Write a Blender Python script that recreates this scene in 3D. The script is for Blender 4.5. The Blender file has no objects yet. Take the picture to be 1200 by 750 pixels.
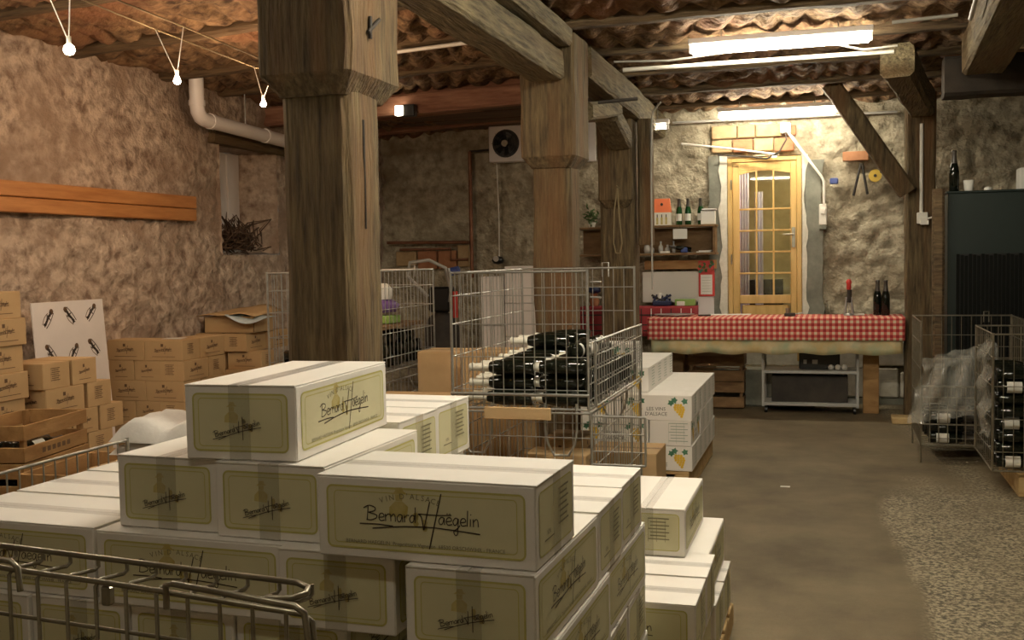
import bpy, bmesh, math, random
from mathutils import Vector, Matrix, noise
random.seed(7)
PI = math.pi
SC = bpy.context.scene
C = SC.collection

# ---------------------------------------------------------------- camera
def set_camera():
    f, yaw, pit, roll = 1239.8, 0.29432, 0.05801, -0.01869
    F = Vector((-math.sin(yaw)*math.cos(pit), math.cos(yaw)*math.cos(pit), -math.sin(pit)))
    r = Vector((math.cos(yaw), math.sin(yaw), 0)); u = r.cross(F)
    r2 = math.cos(roll)*r + math.sin(roll)*u
    u2 = -math.sin(roll)*r + math.cos(roll)*u
    cd = bpy.data.cameras.new('camera'); cam = bpy.data.objects.new('camera', cd); C.objects.link(cam)
    cd.sensor_width = 36; cd.lens = f/1200*36; cd.clip_start = 0.05
    m = Matrix((r2, u2, -F)).transposed().to_4x4(); m.translation = Vector((0, 0, 1.5))
    cam.matrix_world = m
    SC.camera = cam
set_camera()
# ---------------------------------------------------------------- world, exposure
w = bpy.data.worlds.new('world'); SC.world = w; w.use_nodes = True
w.node_tree.nodes['Background'].inputs[0].default_value = (1.0, .86, .66, 1)
w.node_tree.nodes['Background'].inputs[1].default_value = .045
SC.view_settings.view_transform = 'Standard'; SC.view_settings.look = 'None'
SC.view_settings.exposure = 1.5; SC.view_settings.gamma = 1
TUBE_STRENGTH = 36.0          # fluorescent tubes
TUBE_COL = (1.0, .91, .71)
HALO_STRENGTH = 700.0         # small halogen bulbs
HALO_COL = (1.0, .66, .40)
# fluorescent fixtures: x, y, z, length, label, group
TUBES = [
 (-.34, 7.40, 2.90, 1.14, 'long bright fluorescent tube lamp nearer of the two over the aisle'),
 (-.50, 10.45, 2.83, 1.05, 'bright fluorescent tube lamp in front of the glazed door, behind the nearer tube'),
 (-.35, 3.75, 2.95, 1.2, 'fluorescent tube lamp over the big pile of white cartons, above the picture'),
 (-3.5, 5.00, 2.90, 1.2, 'fluorescent tube lamp near the left wall further back') if 0 else (-.9, .9, 2.95, 1.2, 'added fill tube lamp over the viewer, unseen above the picture'),  # viewer tube is an added fill lamp, brightens the carton fronts
 (-3.55, 3.10, 2.86, 1.2, 'fluorescent tube lamp near the left wall, above the picture'),
 (-1.78, 10.3, 2.74, .5, 'short fluorescent lamp on the ceiling behind the third post'),
]
ceil_z = lambda x, y: 3.0 - .012*(y-5) + (.035*(x+1.8) if x < -1.8 else 0)

# ---------------------------------------------------------------- materials
M = {}
STR = [.78, .92, 3.6, .42, 1.0, .4]     # relative strength of each fixture
def mat(name, c1, c2=None, scale=5, rough=.7, bump=0, bscale=None, stretch=(1,1,1), c3=None, s3=1.5, metal=0, detail=6, ramp=(.35,.65), coord='Object', spec=.5, bdist=.01):
    m = bpy.data.materials.new(name); m.use_nodes = True; nt = m.node_tree; N = nt.nodes; L = nt.links
    b = N['Principled BSDF']; b.inputs['Roughness'].default_value = rough; b.inputs['Metallic'].default_value = metal
    b.inputs['Specular IOR Level'].default_value = spec
    c1 = (*c1, 1); b.inputs['Base Color'].default_value = c1
    if c2 is not None or bump:
        tc = N.new('ShaderNodeTexCoord'); mp = N.new('ShaderNodeMapping'); mp.inputs['Scale'].default_value = stretch
        if coord == 'World':
            g = N.new('ShaderNodeNewGeometry'); L.new(g.outputs['Position'], mp.inputs[0])
        else: L.new(tc.outputs[coord], mp.inputs[0])
    if c2 is not None:
        n = N.new('ShaderNodeTexNoise'); n.inputs['Scale'].default_value = scale; n.inputs['Detail'].default_value = detail
        n.inputs['Roughness'].default_value = .62
        L.new(mp.outputs[0], n.inputs['Vector'])
        r = N.new('ShaderNodeValToRGB'); r.color_ramp.elements[0].position = ramp[0]; r.color_ramp.elements[1].position = ramp[1]
        r.color_ramp.elements[0].color = c1; r.color_ramp.elements[1].color = (*c2, 1)
        L.new(n.outputs['Fac'], r.inputs[0]); out = r.outputs[0]
        if c3 is not None:
            n3 = N.new('ShaderNodeTexNoise'); n3.inputs['Scale'].default_value = s3; n3.inputs['Detail'].default_value = 4
            L.new(mp.outputs[0], n3.inputs['Vector'])
            r3 = N.new('ShaderNodeValToRGB'); r3.color_ramp.elements[0].position = .48; r3.color_ramp.elements[1].position = .68
            L.new(n3.outputs['Fac'], r3.inputs[0])
            mx = N.new('ShaderNodeMix'); mx.data_type = 'RGBA'; L.new(r3.outputs[0], mx.inputs[0]); L.new(out, mx.inputs[6]); mx.inputs[7].default_value = (*c3, 1)
            out = mx.outputs[2]
        L.new(out, b.inputs['Base Color'])
    if bump:
        n2 = N.new('ShaderNodeTexNoise'); n2.inputs['Scale'].default_value = bscale or scale*2; n2.inputs['Detail'].default_value = 8
        L.new(mp.outputs[0], n2.inputs['Vector'])
        bp = N.new('ShaderNodeBump'); bp.inputs['Strength'].default_value = bump; bp.inputs['Distance'].default_value = bdist
        L.new(n2.outputs['Fac'], bp.inputs['Height']); L.new(bp.outputs[0], b.inputs['Normal'])
    M[name] = m; return m
def emis(name, col, s):
    m = bpy.data.materials.new(name); m.use_nodes = True; nt = m.node_tree; nt.nodes.clear()
    e = nt.nodes.new('ShaderNodeEmission'); e.inputs[0].default_value = (*col, 1); e.inputs[1].default_value = s
    o = nt.nodes.new('ShaderNodeOutputMaterial'); nt.links.new(e.outputs[0], o.inputs[0]); M[name] = m; return m
def film(name, col, trans, rough=.1):
    m = bpy.data.materials.new(name); m.use_nodes = True; nt = m.node_tree; N = nt.nodes; L = nt.links
    b = N['Principled BSDF']; b.inputs['Base Color'].default_value = (*col, 1); b.inputs['Roughness'].default_value = rough
    t = N.new('ShaderNodeBsdfTransparent'); mx = N.new('ShaderNodeMixShader'); mx.inputs[0].default_value = trans
    L.new(b.outputs[0], mx.inputs[1]); L.new(t.outputs[0], mx.inputs[2]); L.new(mx.outputs[0], N['Material Output'].inputs[0])
    M[name] = m; return m

[emis('tube_%d' % i, TUBE_COL, TUBE_STRENGTH*s_) for i, s_ in enumerate(STR)]; emis('halogen', HALO_COL, HALO_STRENGTH)
emis('halogen_dim', (1, .85, .6), 6)
emis('warm_room', (1.0, .80, .50), 60)
mat('plaster_left', (.24,.165,.12), (.64,.52,.41), 11, .95, 1.0, 22, coord='World', c3=(.36,.26,.19), s3=2.8, ramp=(.34,.60), bdist=.03)
mat('plaster_back', (.22,.18,.12), (.56,.50,.37), 9, .95, 1.0, 24, coord='World', c3=(.30,.25,.17), s3=2.0, ramp=(.30,.62), bdist=.03)
mat('ceiling_daub', (.06,.03,.014), (.36,.23,.12), 11, .95, 1.0, 30, coord='World', ramp=(.34,.66), c3=(.26,.12,.06), s3=1.3, bdist=.02)
mat('old_oak', (.035,.020,.009), (.20,.145,.07), 7, .85, 1.0, 12, stretch=(6,6,.55), c3=(.15,.075,.028), s3=.8, bdist=.016, detail=10, ramp=(.30,.72))
mat('old_oak_x', (.045,.028,.014), (.21,.145,.075), 6, .85, 1.0, 12, stretch=(.7,6,6), c3=(.13,.08,.04), s3=1.2, bdist=.012)
mat('old_oak_y', (.05,.035,.018), (.27,.215,.115), 7, .85, 1.0, 12, stretch=(6,.55,6), c3=(.16,.10,.045), s3=.8, bdist=.016, detail=10, ramp=(.30,.70))
mat('red_beam', (.20,.085,.05), (.40,.21,.13), 3, .85, .6, 9, stretch=(.7,6,6), bdist=.01)
mat('soffit_board', (.10,.055,.03), (.17,.10,.055), 3, .8, .5, 9, stretch=(.5,5,5))
mat('pine_orange', (.42,.17,.05), (.58,.27,.09), 2.6, .55, .25, 9, stretch=(8,.8,8))
mat('door_pine', (.55,.34,.10), (.70,.46,.17), 3, .45, .1, 9, stretch=(5,5,.6))
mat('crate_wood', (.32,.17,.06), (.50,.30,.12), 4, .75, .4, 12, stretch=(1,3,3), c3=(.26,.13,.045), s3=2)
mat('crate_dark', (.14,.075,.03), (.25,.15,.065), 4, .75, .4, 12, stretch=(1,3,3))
mat('pallet_wood', (.45,.30,.13), (.62,.45,.22), 4, .8, .4, 12, stretch=(1,3,3))
mat('carton_white', (.80,.77,.72), (.84,.81,.77), 3, .62, .05, 30)
mat('panel_print', (.63,.60,.38), (.68,.65,.43), 3, .6)
mat('frame_print', (.52,.48,.15), None, rough=.6)
mat('figure_print', (.46,.36,.09), (.58,.50,.22), 20, .6)
mat('ink', (.045,.03,.02), None, rough=.5)
mat('ink_grey', (.20,.18,.10), None, rough=.5)
film('tape', (.45,.42,.32), .85, .3)
film('tape_clear', (.74,.71,.70), .86, .3)
mat('flap_edge', (.30,.25,.18), None, rough=.8)
mat('carton_brown', (.50,.335,.165), (.57,.395,.205), 3, .75, .08, 30, c3=(.46,.30,.145), s3=1.5)
mat('brown_ink', (.14,.08,.04), None, rough=.7)
mat('grape_yellow', (.85,.58,.06), (.75,.47,.04), 30, .6)
mat('leaf_green', (.05,.17,.10), (.09,.25,.15), 20, .6)
mat('ink_soft', (.13,.12,.11), None, rough=.6)
mat('ink_green', (.30,.38,.32), None, rough=.6)
mat('steel_wire', (.42,.42,.40), (.56,.56,.54), 20, .34, metal=.85)
mat('steel_dark', (.26,.235,.18), (.36,.33,.26), 20, .36, metal=.85)
mat('bottle_glass', (.006,.008,.005), None, rough=.08)
mat('bottle_green', (.012,.06,.018), None, rough=.08)
mat('capsule_white', (.80,.78,.68), None, rough=.4)
mat('capsule_dark', (.06,.05,.04), None, rough=.35)
mat('paper', (.78,.76,.70), None, rough=.8)
mat('paper_blue', (.55,.66,.72), None, rough=.7)
mat('foam_white', (.85,.82,.78), (.80,.77,.73), 30, .8, .2, 60)
mat('pvc_white', (.86,.82,.80), None, rough=.35)
mat('white_paint', (.76,.72,.70), (.82,.78,.76), 3, .5)
mat('plaster_white', (.62,.58,.48), (.78,.74,.64), 12, .9, .5, 25)
mat('grey_cement', (.16,.16,.13), (.26,.26,.21), 6, .9, .5, 20)
mat('brick_pale', (.36,.24,.12), (.52,.37,.20), 6, .9, .5, 25)
mat('brick_red', (.34,.14,.07), (.46,.22,.11), 6, .9, .5, 25)
mat('black_plastic', (.012,.012,.012), None, rough=.35)
mat('dark_stuff', (.02,.017,.014), (.05,.04,.03), 5, .7)
mat('copper', (.20,.085,.045), (.30,.14,.08), 9, .5, metal=.5)
mat('cable_grey', (.42,.40,.36), None, rough=.5)
mat('cable_white', (.80,.76,.68), None, rough=.4)
mat('green_steel', (.004,.013,.010), (.006,.017,.013), 3, .55)
mat('tambour', (.003,.004,.003), None, rough=.8, spec=.2)
mat('red_cloth', (.30,.03,.035), None, rough=.85)
mat('red_paint', (.62,.05,.04), None, rough=.5)
mat('orange_card', (.85,.20,.07), None, rough=.6)
mat('aluminium', (.55,.56,.56), None, rough=.3, metal=.8)
mat('shelf_grey', (.48,.48,.46), None, rough=.45)
mat('oilcloth', (.58,.44,.20), (.70,.60,.38), 5, .5, .1, 10, c3=(.42,.47,.30), s3=6)
mat('twig', (.06,.035,.02), (.12,.07,.04), 12, .7)
mat('purple', (.16,.08,.28), None, rough=.5); mat('lime', (.25,.42,.10), None, rough=.5)
mat('blue_plastic', (.06,.09,.28), None, rough=.4); mat('dark_blue', (.012,.02,.07), None, rough=.4)
mat('yellow_plastic', (.62,.42,.06), None, rough=.5)
mat('rope', (.22,.17,.09), None, rough=.9)
mat('foliage', (.05,.10,.03), (.10,.16,.05), 20, .8)
mat('room_orange', (.55,.17,.05), None, rough=.8); mat('room_stone', (.36,.30,.17), (.55,.48,.30), 3, .9)
mat('curtain_lilac', (.55,.52,.75), None, rough=.8)
def gingham():
    m = bpy.data.materials.new('gingham'); m.use_nodes = True; N = m.node_tree.nodes; L = m.node_tree.links
    uv = N.new('ShaderNodeTexCoord'); sp = N.new('ShaderNodeSeparateXYZ'); L.new(uv.outputs['UV'], sp.inputs[0])
    def stripe(o):
        a = N.new('ShaderNodeMath'); a.operation = 'MULTIPLY'; a.inputs[1].default_value = 1/.052; L.new(o, a.inputs[0])
        f = N.new('ShaderNodeMath'); f.operation = 'FRACT'; L.new(a.outputs[0], f.inputs[0])
        g = N.new('ShaderNodeMath'); g.operation = 'GREATER_THAN'; g.inputs[1].default_value = .48; L.new(f.outputs[0], g.inputs[0]); return g.outputs[0]
    s = N.new('ShaderNodeMath'); s.operation = 'ADD'; L.new(stripe(sp.outputs[0]), s.inputs[0]); L.new(stripe(sp.outputs[1]), s.inputs[1])
    h = N.new('ShaderNodeMath'); h.operation = 'MULTIPLY'; h.inputs[1].default_value = .5; L.new(s.outputs[0], h.inputs[0])
    r = N.new('ShaderNodeValToRGB'); r.color_ramp.interpolation = 'CONSTANT'
    r.color_ramp.elements[0].color = (.80,.66,.48,1); r.color_ramp.elements[0].position = 0
    e = r.color_ramp.elements.new(.25); e.color = (.68,.16,.12,1)
    r.color_ramp.elements[2].position = .75; r.color_ramp.elements[2].color = (.42,.025,.03,1)
    L.new(h.outputs[0], r.inputs[0]); b = N['Principled BSDF']; L.new(r.outputs[0], b.inputs['Base Color']); b.inputs['Roughness'].default_value = .8
    M['gingham'] = m
gingham()
def floor_mat():
    m = bpy.data.materials.new('floor_concrete'); m.use_nodes = True; N = m.node_tree.nodes; L = m.node_tree.links
    g = N.new('ShaderNodeNewGeometry'); P = g.outputs['Position']; b = N['Principled BSDF']
    def nz(s, d=6, vec=P):
        n = N.new('ShaderNodeTexNoise'); n.inputs['Scale'].default_value = s; n.inputs['Detail'].default_value = d; n.inputs['Roughness'].default_value = .65; L.new(vec, n.inputs['Vector']); return n.outputs['Fac']
    def ramp(i, a, ca, bb, cb):
        r = N.new('ShaderNodeValToRGB'); r.color_ramp.elements[0].position = a; r.color_ramp.elements[0].color = (*ca, 1); r.color_ramp.elements[1].position = bb; r.color_ramp.elements[1].color = (*cb, 1); L.new(i, r.inputs[0]); return r.outputs[0]
    def mix(f, a, c):
        x = N.new('ShaderNodeMix'); x.data_type = 'RGBA'; L.new(f, x.inputs[0]); L.new(a, x.inputs[6]); L.new(c, x.inputs[7]); return x.outputs[2]
    smooth = ramp(nz(1.6, 8), .33, (.10,.075,.042), .66, (.20,.158,.092))
    fine = ramp(nz(55, 3), .42, (.045,.036,.024), .60, (.50,.43,.29))
    patch = ramp(nz(2.2, 4), .35, (.15,.12,.075), .65, (.29,.245,.155))
    rough = mix(ramp(nz(3,2), .3, (.15,)*3, .7, (.6,)*3), fine, patch)
    at = N.new('ShaderNodeAttribute'); at.attribute_name = 'rough_area'
    L.new(mix(at.outputs['Fac'], smooth, rough), b.inputs['Base Color'])
    b.inputs['Roughness'].default_value = .72; b.inputs['Specular IOR Level'].default_value = .35
    bp = N.new('ShaderNodeBump'); bp.inputs['Distance'].default_value = .006; bp.inputs['Strength'].default_value = .6; L.new(nz(60, 6), bp.inputs['Height']); L.new(bp.outputs[0], b.inputs['Normal'])
    M['floor_concrete'] = m
floor_mat()
def glass_mat():
    m = bpy.data.materials.new('pane_glass'); m.use_nodes = True; N = m.node_tree.nodes; L = m.node_tree.links; N.remove(N['Principled BSDF'])
    t = N.new('ShaderNodeBsdfTransparent'); t.inputs[0].default_value = (.85,.9,.85,1); gl = N.new('ShaderNodeBsdfGlossy'); gl.inputs['Roughness'].default_value = .02
    fr = N.new('ShaderNodeFresnel'); fr.inputs[0].default_value = 1.6; mx = N.new('ShaderNodeMixShader'); L.new(fr.outputs[0], mx.inputs[0]); L.new(t.outputs[0], mx.inputs[1]); L.new(gl.outputs[0], mx.inputs[2])
    L.new(mx.outputs[0], N['Material Output'].inputs[0]); M['pane_glass'] = m
glass_mat()
mat('shaded_oak', (.012,.009,.006), (.04,.028,.018), 4, .9, .8, 12)  # oak with the shade of the unlit right corner put into its colour
film('plastic_film', (.55,.54,.48), .62, .12)
film('glass_ware', (.75,.75,.72), .6, .05)

# ---------------------------------------------------------------- mesh builder
class MB:
    def __init__(s): s.v=[]; s.f=[]; s.m=[]; s.sm=[]; s.mats=[]; s.cur=0
    def use(s, name):
        if name not in s.mats: s.mats.append(name)
        s.cur = s.mats.index(name); return s
    def add(s, vs, fs, smooth=False):
        o = len(s.v); s.v += [tuple(v) for v in vs]
        for f in fs: s.f.append(tuple(i+o for i in f)); s.m.append(s.cur); s.sm.append(smooth)
    def box(s, x0,x1,y0,y1,z0,z1, mtx=None):
        vs = [(x,y,z) for x in (x0,x1) for y in (y0,y1) for z in (z0,z1)]
        if mtx: vs = [tuple(mtx @ Vector(v)) for v in vs]
        s.add(vs, [(0,1,3,2),(4,6,7,5),(0,4,5,1),(2,3,7,6),(0,2,6,4),(1,5,7,3)])
        return s
    def bbox(s, x0,x1,y0,y1,z0,z1, b=.003, mtx=None):     # box with chamfered edges
        bm = bmesh.new(); bmesh.ops.create_cube(bm, size=1)
        for v in bm.verts: v.co = Vector(((x0+x1)/2+v.co.x*(x1-x0), (y0+y1)/2+v.co.y*(y1-y0), (z0+z1)/2+v.co.z*(z1-z0)))
        bmesh.ops.bevel(bm, geom=bm.edges[:], offset=b, segments=1, affect='EDGES')
        bm.verts.index_update()
        s.add([tuple(mtx @ v.co) if mtx else tuple(v.co) for v in bm.verts], [tuple(v.index for v in f.verts) for f in bm.faces]); bm.free()
        return s
    def rod(s, p0, p1, r, n=6, r1=None, cap=True, smooth=True):
        p0, p1 = Vector(p0), Vector(p1); d = p1-p0
        if d.length < 1e-6: return s
        q = d.to_track_quat('Z','Y'); r1 = r if r1 is None else r1
        vs = [p0+q@Vector((math.cos(2*PI*(i+.5)/n)*r, math.sin(2*PI*(i+.5)/n)*r, 0)) for i in range(n)] + [p1+q@Vector((math.cos(2*PI*(i+.5)/n)*r1, math.sin(2*PI*(i+.5)/n)*r1, 0)) for i in range(n)]
        s.add(vs, [(i,(i+1)%n,n+(i+1)%n,n+i) for i in range(n)], smooth)
        if cap: s.add(vs, [tuple(range(n))[::-1], tuple(range(n,2*n))])
        return s
    def path(s, pts, r, n=6):
        pts = [Vector(p) for p in pts]; rings = []
        for i, p in enumerate(pts):
            d = (pts[min(i+1,len(pts)-1)]-pts[max(i-1,0)]).normalized(); q = d.to_track_quat('Z','Y')
            if i and q.dot(pq) < 0: q = -q
            # keep the frame steady along the path
            if i: q = (prev_d.rotation_difference(d)) @ pq
            pq = q; prev_d = d
            rings.append([p+q@Vector((math.cos(2*PI*j/n)*r, math.sin(2*PI*j/n)*r, 0)) for j in range(n)])
        vs = [v for ring in rings for v in ring]; fs = []
        for i in range(len(pts)-1):
            for j in range(n): fs.append((i*n+j, i*n+(j+1)%n, (i+1)*n+(j+1)%n, (i+1)*n+j))
        s.add(vs, fs, True); k = (len(pts)-1)*n
        s.add(vs, [tuple(range(n))[::-1], tuple(range(k,k+n))]); return s
    def lathe(s, prof, n=12, mtx=None):
        vs = []; fs = []
        for r, z in prof:
            for j in range(n): vs.append((r*math.cos(2*PI*j/n), r*math.sin(2*PI*j/n), z))
        for i in range(len(prof)-1):
            for j in range(n): fs.append((i*n+j, i*n+(j+1)%n, (i+1)*n+(j+1)%n, (i+1)*n+j))
        if mtx: vs = [tuple(mtx@Vector(v)) for v in vs]
        s.add(vs, fs, True); k = (len(prof)-1)*n
        if prof[0][0] > 1e-4: s.add([vs[j] for j in range(n)], [tuple(range(n))[::-1]])
        if prof[-1][0] > 1e-4: s.add([vs[k+j] for j in range(n)], [tuple(range(n))])
        return s
    def poly(s, pts): s.add(pts, [tuple(range(len(pts)))]); return s
    def build(s, name, parent=None, loc=None, rot=None):
        me = bpy.data.meshes.new(name); me.from_pydata(s.v, [], s.f)
        for mn in s.mats: me.materials.append(M[mn])
        me.polygons.foreach_set('material_index', s.m); me.polygons.foreach_set('use_smooth', s.sm); me.update()
        o = bpy.data.objects.new(name, me); C.objects.link(o)
        if parent: o.parent = parent
        if loc: o.location = loc
        if rot: o.rotation_euler = rot
        return o
def tag(o, label=None, cat=None, group=None, kind=None):
    for k, v in (('label',label),('category',cat),('group',group),('kind',kind)):
        if v: o[k] = v
    return o
def thing(name, label, cat, loc=(0,0,0), rz=0, group=None):
    o = bpy.data.objects.new(name, None); C.objects.link(o); o.location = loc; o.rotation_euler = (0,0,rz); o.empty_display_size = .1
    return tag(o, label, cat, group)
def kids(root): return [o for o in root.children]
def dup(root, loc, rot=0, label=None, group=None):
    r = root.copy(); C.objects.link(r); r.location = loc
    r.rotation_euler = rot if isinstance(rot, tuple) else (0,0,rot)
    if label: r['label'] = label
    if group: r['group'] = group
    for ch in list(root.children):
        c = ch.copy(); C.objects.link(c); c.parent = r
        for g in ch.children:
            d = g.copy(); C.objects.link(d); d.parent = c
    return r
used_protos = set()
def place(proto, loc, rot=0, label=None, group=None):
    if proto.name in used_protos: return dup(proto, loc, rot, label, group)
    used_protos.add(proto.name); proto.location = loc; proto.rotation_euler = rot if isinstance(rot, tuple) else (0,0,rot)
    if label: proto['label'] = label
    if group: proto['group'] = group
    return proto
def timber(name, p0, p1, w, h, matn, parent=None, amp=.008, seg=.12, seed=0, up=(0,0,1), bev=.02, w1=None, h1=None):
    """rough sawn beam from p0 to p1 with wandering faces and worn arrises"""
    p0, p1 = Vector(p0), Vector(p1); L = (p1-p0).length; n = max(2, int(L/seg)); z = (p1-p0).normalized()
    up = Vector(up); x = up.cross(z).normalized(); y = z.cross(x)
    w1 = w1 or w; h1 = h1 or h; b = MB().use(matn); vs = []; K = 16
    for i in range(n+1):
        t = i/n; ww = (w+(w1-w)*t)/2; hh = (h+(h1-h)*t)/2
        ring = []
        for sx, sy in ((1,-1),(1,1),(-1,1),(-1,-1)):
            cx, cy = sx*ww, sy*hh
            if (sx,sy)==(1,-1): q=[(ww-bev,-hh),(ww,-hh+bev),(ww,-hh/3),(ww,hh/3)]
            elif (sx,sy)==(1,1): q=[(ww,hh-bev),(ww-bev,hh),(ww/3,hh),(-ww/3,hh)]
            elif (sx,sy)==(-1,1): q=[(-ww+bev,hh),(-ww,hh-bev),(-ww,hh/3),(-ww,-hh/3)]
            else: q=[(-ww,-hh+bev),(-ww+bev,-hh),(-ww/3,-hh),(ww/3,-hh)]
            ring += q
        c = p0+z*(L*t)
        for (a, bb) in ring:
            q = c+x*a+y*bb; k = noise.noise(q*2.2+Vector((seed,0,0)))*amp + noise.noise(q*9+Vector((seed,3,0)))*amp*.5
            dirv = (x*a+y*bb).normalized(); q = q+dirv*k; vs.append(q)
    fs = [(i*K+j, i*K+(j+1)%K, (i+1)*K+(j+1)%K, (i+1)*K+j) for i in range(n) for j in range(K)]
    b.add(vs, fs, False); b.add(vs, [tuple(range(K))[::-1], tuple(range(n*K,(n+1)*K))])
    return b.build(name, parent)

# ---------------------------------------------------------------- flat print: text and strokes
_tc = {}
def text_polys(txt, size=1.0, shear=0):
    key = (txt, shear)
    if key not in _tc:
        cu = bpy.data.curves.new('t', 'FONT'); cu.body = txt; cu.align_x = 'CENTER'; cu.size = 1; cu.shear = shear; cu.resolution_u = 2
        o = bpy.data.objects.new('t', cu); C.objects.link(o)
        dg = bpy.context.evaluated_depsgraph_get(); me = o.evaluated_get(dg).to_mesh()
        _tc[key] = ([tuple(v.co) for v in me.vertices], [tuple(p.vertices) for p in me.polygons])
        o.evaluated_get(dg).to_mesh_clear(); bpy.data.objects.remove(o); bpy.data.curves.remove(cu)
    vs, fs = _tc[key]; return [(x*size, y*size) for x, y, z in vs], fs
class Print:
    """collects flat print in a u,v plane; put() maps it onto a face: origin + u*U + v*V + lift*N"""
    def __init__(s, b, O, U, V): s.b=b; s.O=Vector(O); s.U=Vector(U); s.V=Vector(V); s.N=s.U.cross(s.V).normalized()
    def P(s, u, v, l): return s.O+s.U*u+s.V*v+s.N*l
    def rect(s, u0,u1,v0,v1, mt, l): s.b.use(mt); s.b.poly([s.P(u0,v0,l),s.P(u1,v0,l),s.P(u1,v1,l),s.P(u0,v1,l)])
    def rrect_pts(s, u0,u1,v0,v1,r,n=4):
        pts=[]
        for cx,cy,a in ((u1-r,v0+r,-90),(u1-r,v1-r,0),(u0+r,v1-r,90),(u0+r,v0+r,180)):
            for i in range(n+1):
                t=math.radians(a+90*i/n); pts.append((cx+r*math.cos(t), cy+r*math.sin(t)))
        return pts
    def rrect(s, u0,u1,v0,v1,r,mt,l): s.b.use(mt); s.b.poly([s.P(u,v,l) for u,v in s.rrect_pts(u0,u1,v0,v1,r)])
    def frame(s, u0,u1,v0,v1,r,w,mt,l):
        s.b.use(mt); a=s.rrect_pts(u0,u1,v0,v1,r); c=s.rrect_pts(u0+w,u1-w,v0+w,v1-w,max(r-w,.001)); n=len(a)
        s.b.add([s.P(*q,l) for q in a]+[s.P(*q,l) for q in c], [(i,(i+1)%n,n+(i+1)%n,n+i) for i in range(n)])
    def text(s, t, u, v, size, mt, l, rot=0, shear=0, sx=1):
        vs, fs = text_polys(t, size, shear); c, sn = math.cos(rot), math.sin(rot); s.b.use(mt)
        s.b.add([s.P(u+(x*sx)*c-y*sn, v+(x*sx)*sn+y*c, l) for x,y in vs], fs)
    def arc_text(s, t, u, v, size, R, mt, l, step):
        n=len(t)
        for i,ch in enumerate(t):
            a=(i-(n-1)/2)*step/R
            if ch!=' ': s.text(ch, u+R*math.sin(a), v-R+R*math.cos(a), size, mt, l, rot=-a)
    def stroke(s, pts, w, mt, l, sub=3):
        p=[Vector((x,y)) for x,y in pts]; q=[]
        for i in range(len(p)-1):
            p0=p[max(i-1,0)];p1=p[i];p2=p[i+1];p3=p[min(i+2,len(p)-1)]
            for k in range(sub):
                t=k/sub; q.append(.5*((2*p1)+(p2-p0)*t+(2*p0-5*p1+4*p2-p3)*t*t+(3*p1-p0-3*p2+p3)*t**3))
        q.append(p[-1]); vs=[]; 
        for i in range(len(q)):
            d=(q[min(i+1,len(q)-1)]-q[max(i-1,0)]); d=d.normalized() if d.length>1e-9 else Vector((1,0)); n=Vector((-d.y,d.x))*w/2
            vs += [s.P(*(q[i]+n),l), s.P(*(q[i]-n),l)]
        s.b.use(mt); s.b.add(vs, [(2*i,2*i+1,2*i+3,2*i+2) for i in range(len(q)-1)])
LET = {
 'e': ([[(0,.45),(.75,.6),(.6,1),(.2,.95),(0,.45),(.25,.02),(.85,.15)]], .95),
 'r': ([[(0,1),(.05,0)],[(.05,.6),(.35,.95),(.7,.95)]], .78),
 'n': ([[(0,1),(.03,0)],[(.03,.6),(.4,1),(.65,.8),(.7,0)]], .95),
 'a': ([[(.75,.9),(.35,1),(0,.5),(.2,.02),(.55,.2),(.76,.95)],[(.76,.95),(.82,0)]], 1.05),
 'd': ([[(.7,.9),(.35,1),(0,.5),(.2,.02),(.55,.2),(.75,.95)],[(.85,2.1),(.78,0)]], 1.05),
 'g': ([[(.7,.9),(.35,1),(0,.5),(.2,.05),(.55,.25),(.74,.95)],[(.76,.95),(.65,-.9),(.35,-1.3),(.1,-.8),(.7,-.3),(1,.1)]], 1.05),
 'l': ([[(.1,2.1),(0,0)]], .42),
 'i': ([[(.05,1),(0,0)],[(.12,1.5),(.1,1.65)]], .42),
 'B': ([[(.2,1.95),(0,0)],[(-.5,1.6),(.3,2.0),(1.2,1.75),(1.1,1.3),(.2,1.05)],[(.2,1.05),(1.4,.75),(1.3,.3),(.5,.02),(-.1,.08)]], 1.75),
}
def signature(P, cu, cv, s, mt='ink', l=.0012, w=.0022, tilt=0):
    """handwritten name; s = x-height in metres, (cu,cv) = middle of the baseline"""
    c, sn = math.cos(tilt), math.sin(tilt)
    def T(x, y): x*=s; y*=s; return (cu+x*c-y*sn, cv+x*sn+y*c)
    x = -8.6
    for ch in 'Bernard':
        for st in LET[ch][0]: P.stroke([T(x+a*1.05,b) for a,b in st], w, mt, l)
        x += LET[ch][1]*1.05
    # big H
    P.stroke([T(x+.2,1.25),T(x+.7,.8),T(x+1.0,-.9)], w*1.3, mt, l)
    P.stroke([T(x+1.0,-.9),T(x+2.0,3.0)], w*1.2, mt, l)
    P.stroke([T(x+3.7,4.1),T(x+1.8,-3.4)], w*1.25, mt, l)
    P.stroke([T(x+.2,1.25),T(x+3.0,1.2),T(x+5.2,1.35)], w, mt, l)
    x += 3.3
    for i, ch in enumerate('aegelin'):
        for st in LET[ch][0]: P.stroke([T(x+a*1.05,b) for a,b in st], w, mt, l)
        if i == 1:
            for dx in (.1,.5): P.stroke([T(x+dx,1.45),T(x+dx+.12,1.55)], w, mt, l)
        x += LET[ch][1]*1.05
    P.stroke([T(-9.8,-.55),T(-7,-.5),T(-4.6,-.65)], w*1.2, mt, l)
    P.stroke([T(-7.8,-1.1),T(-3,-.6),T(2,-.5),T(x,-.95)], w*1.2, mt, l)
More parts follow.
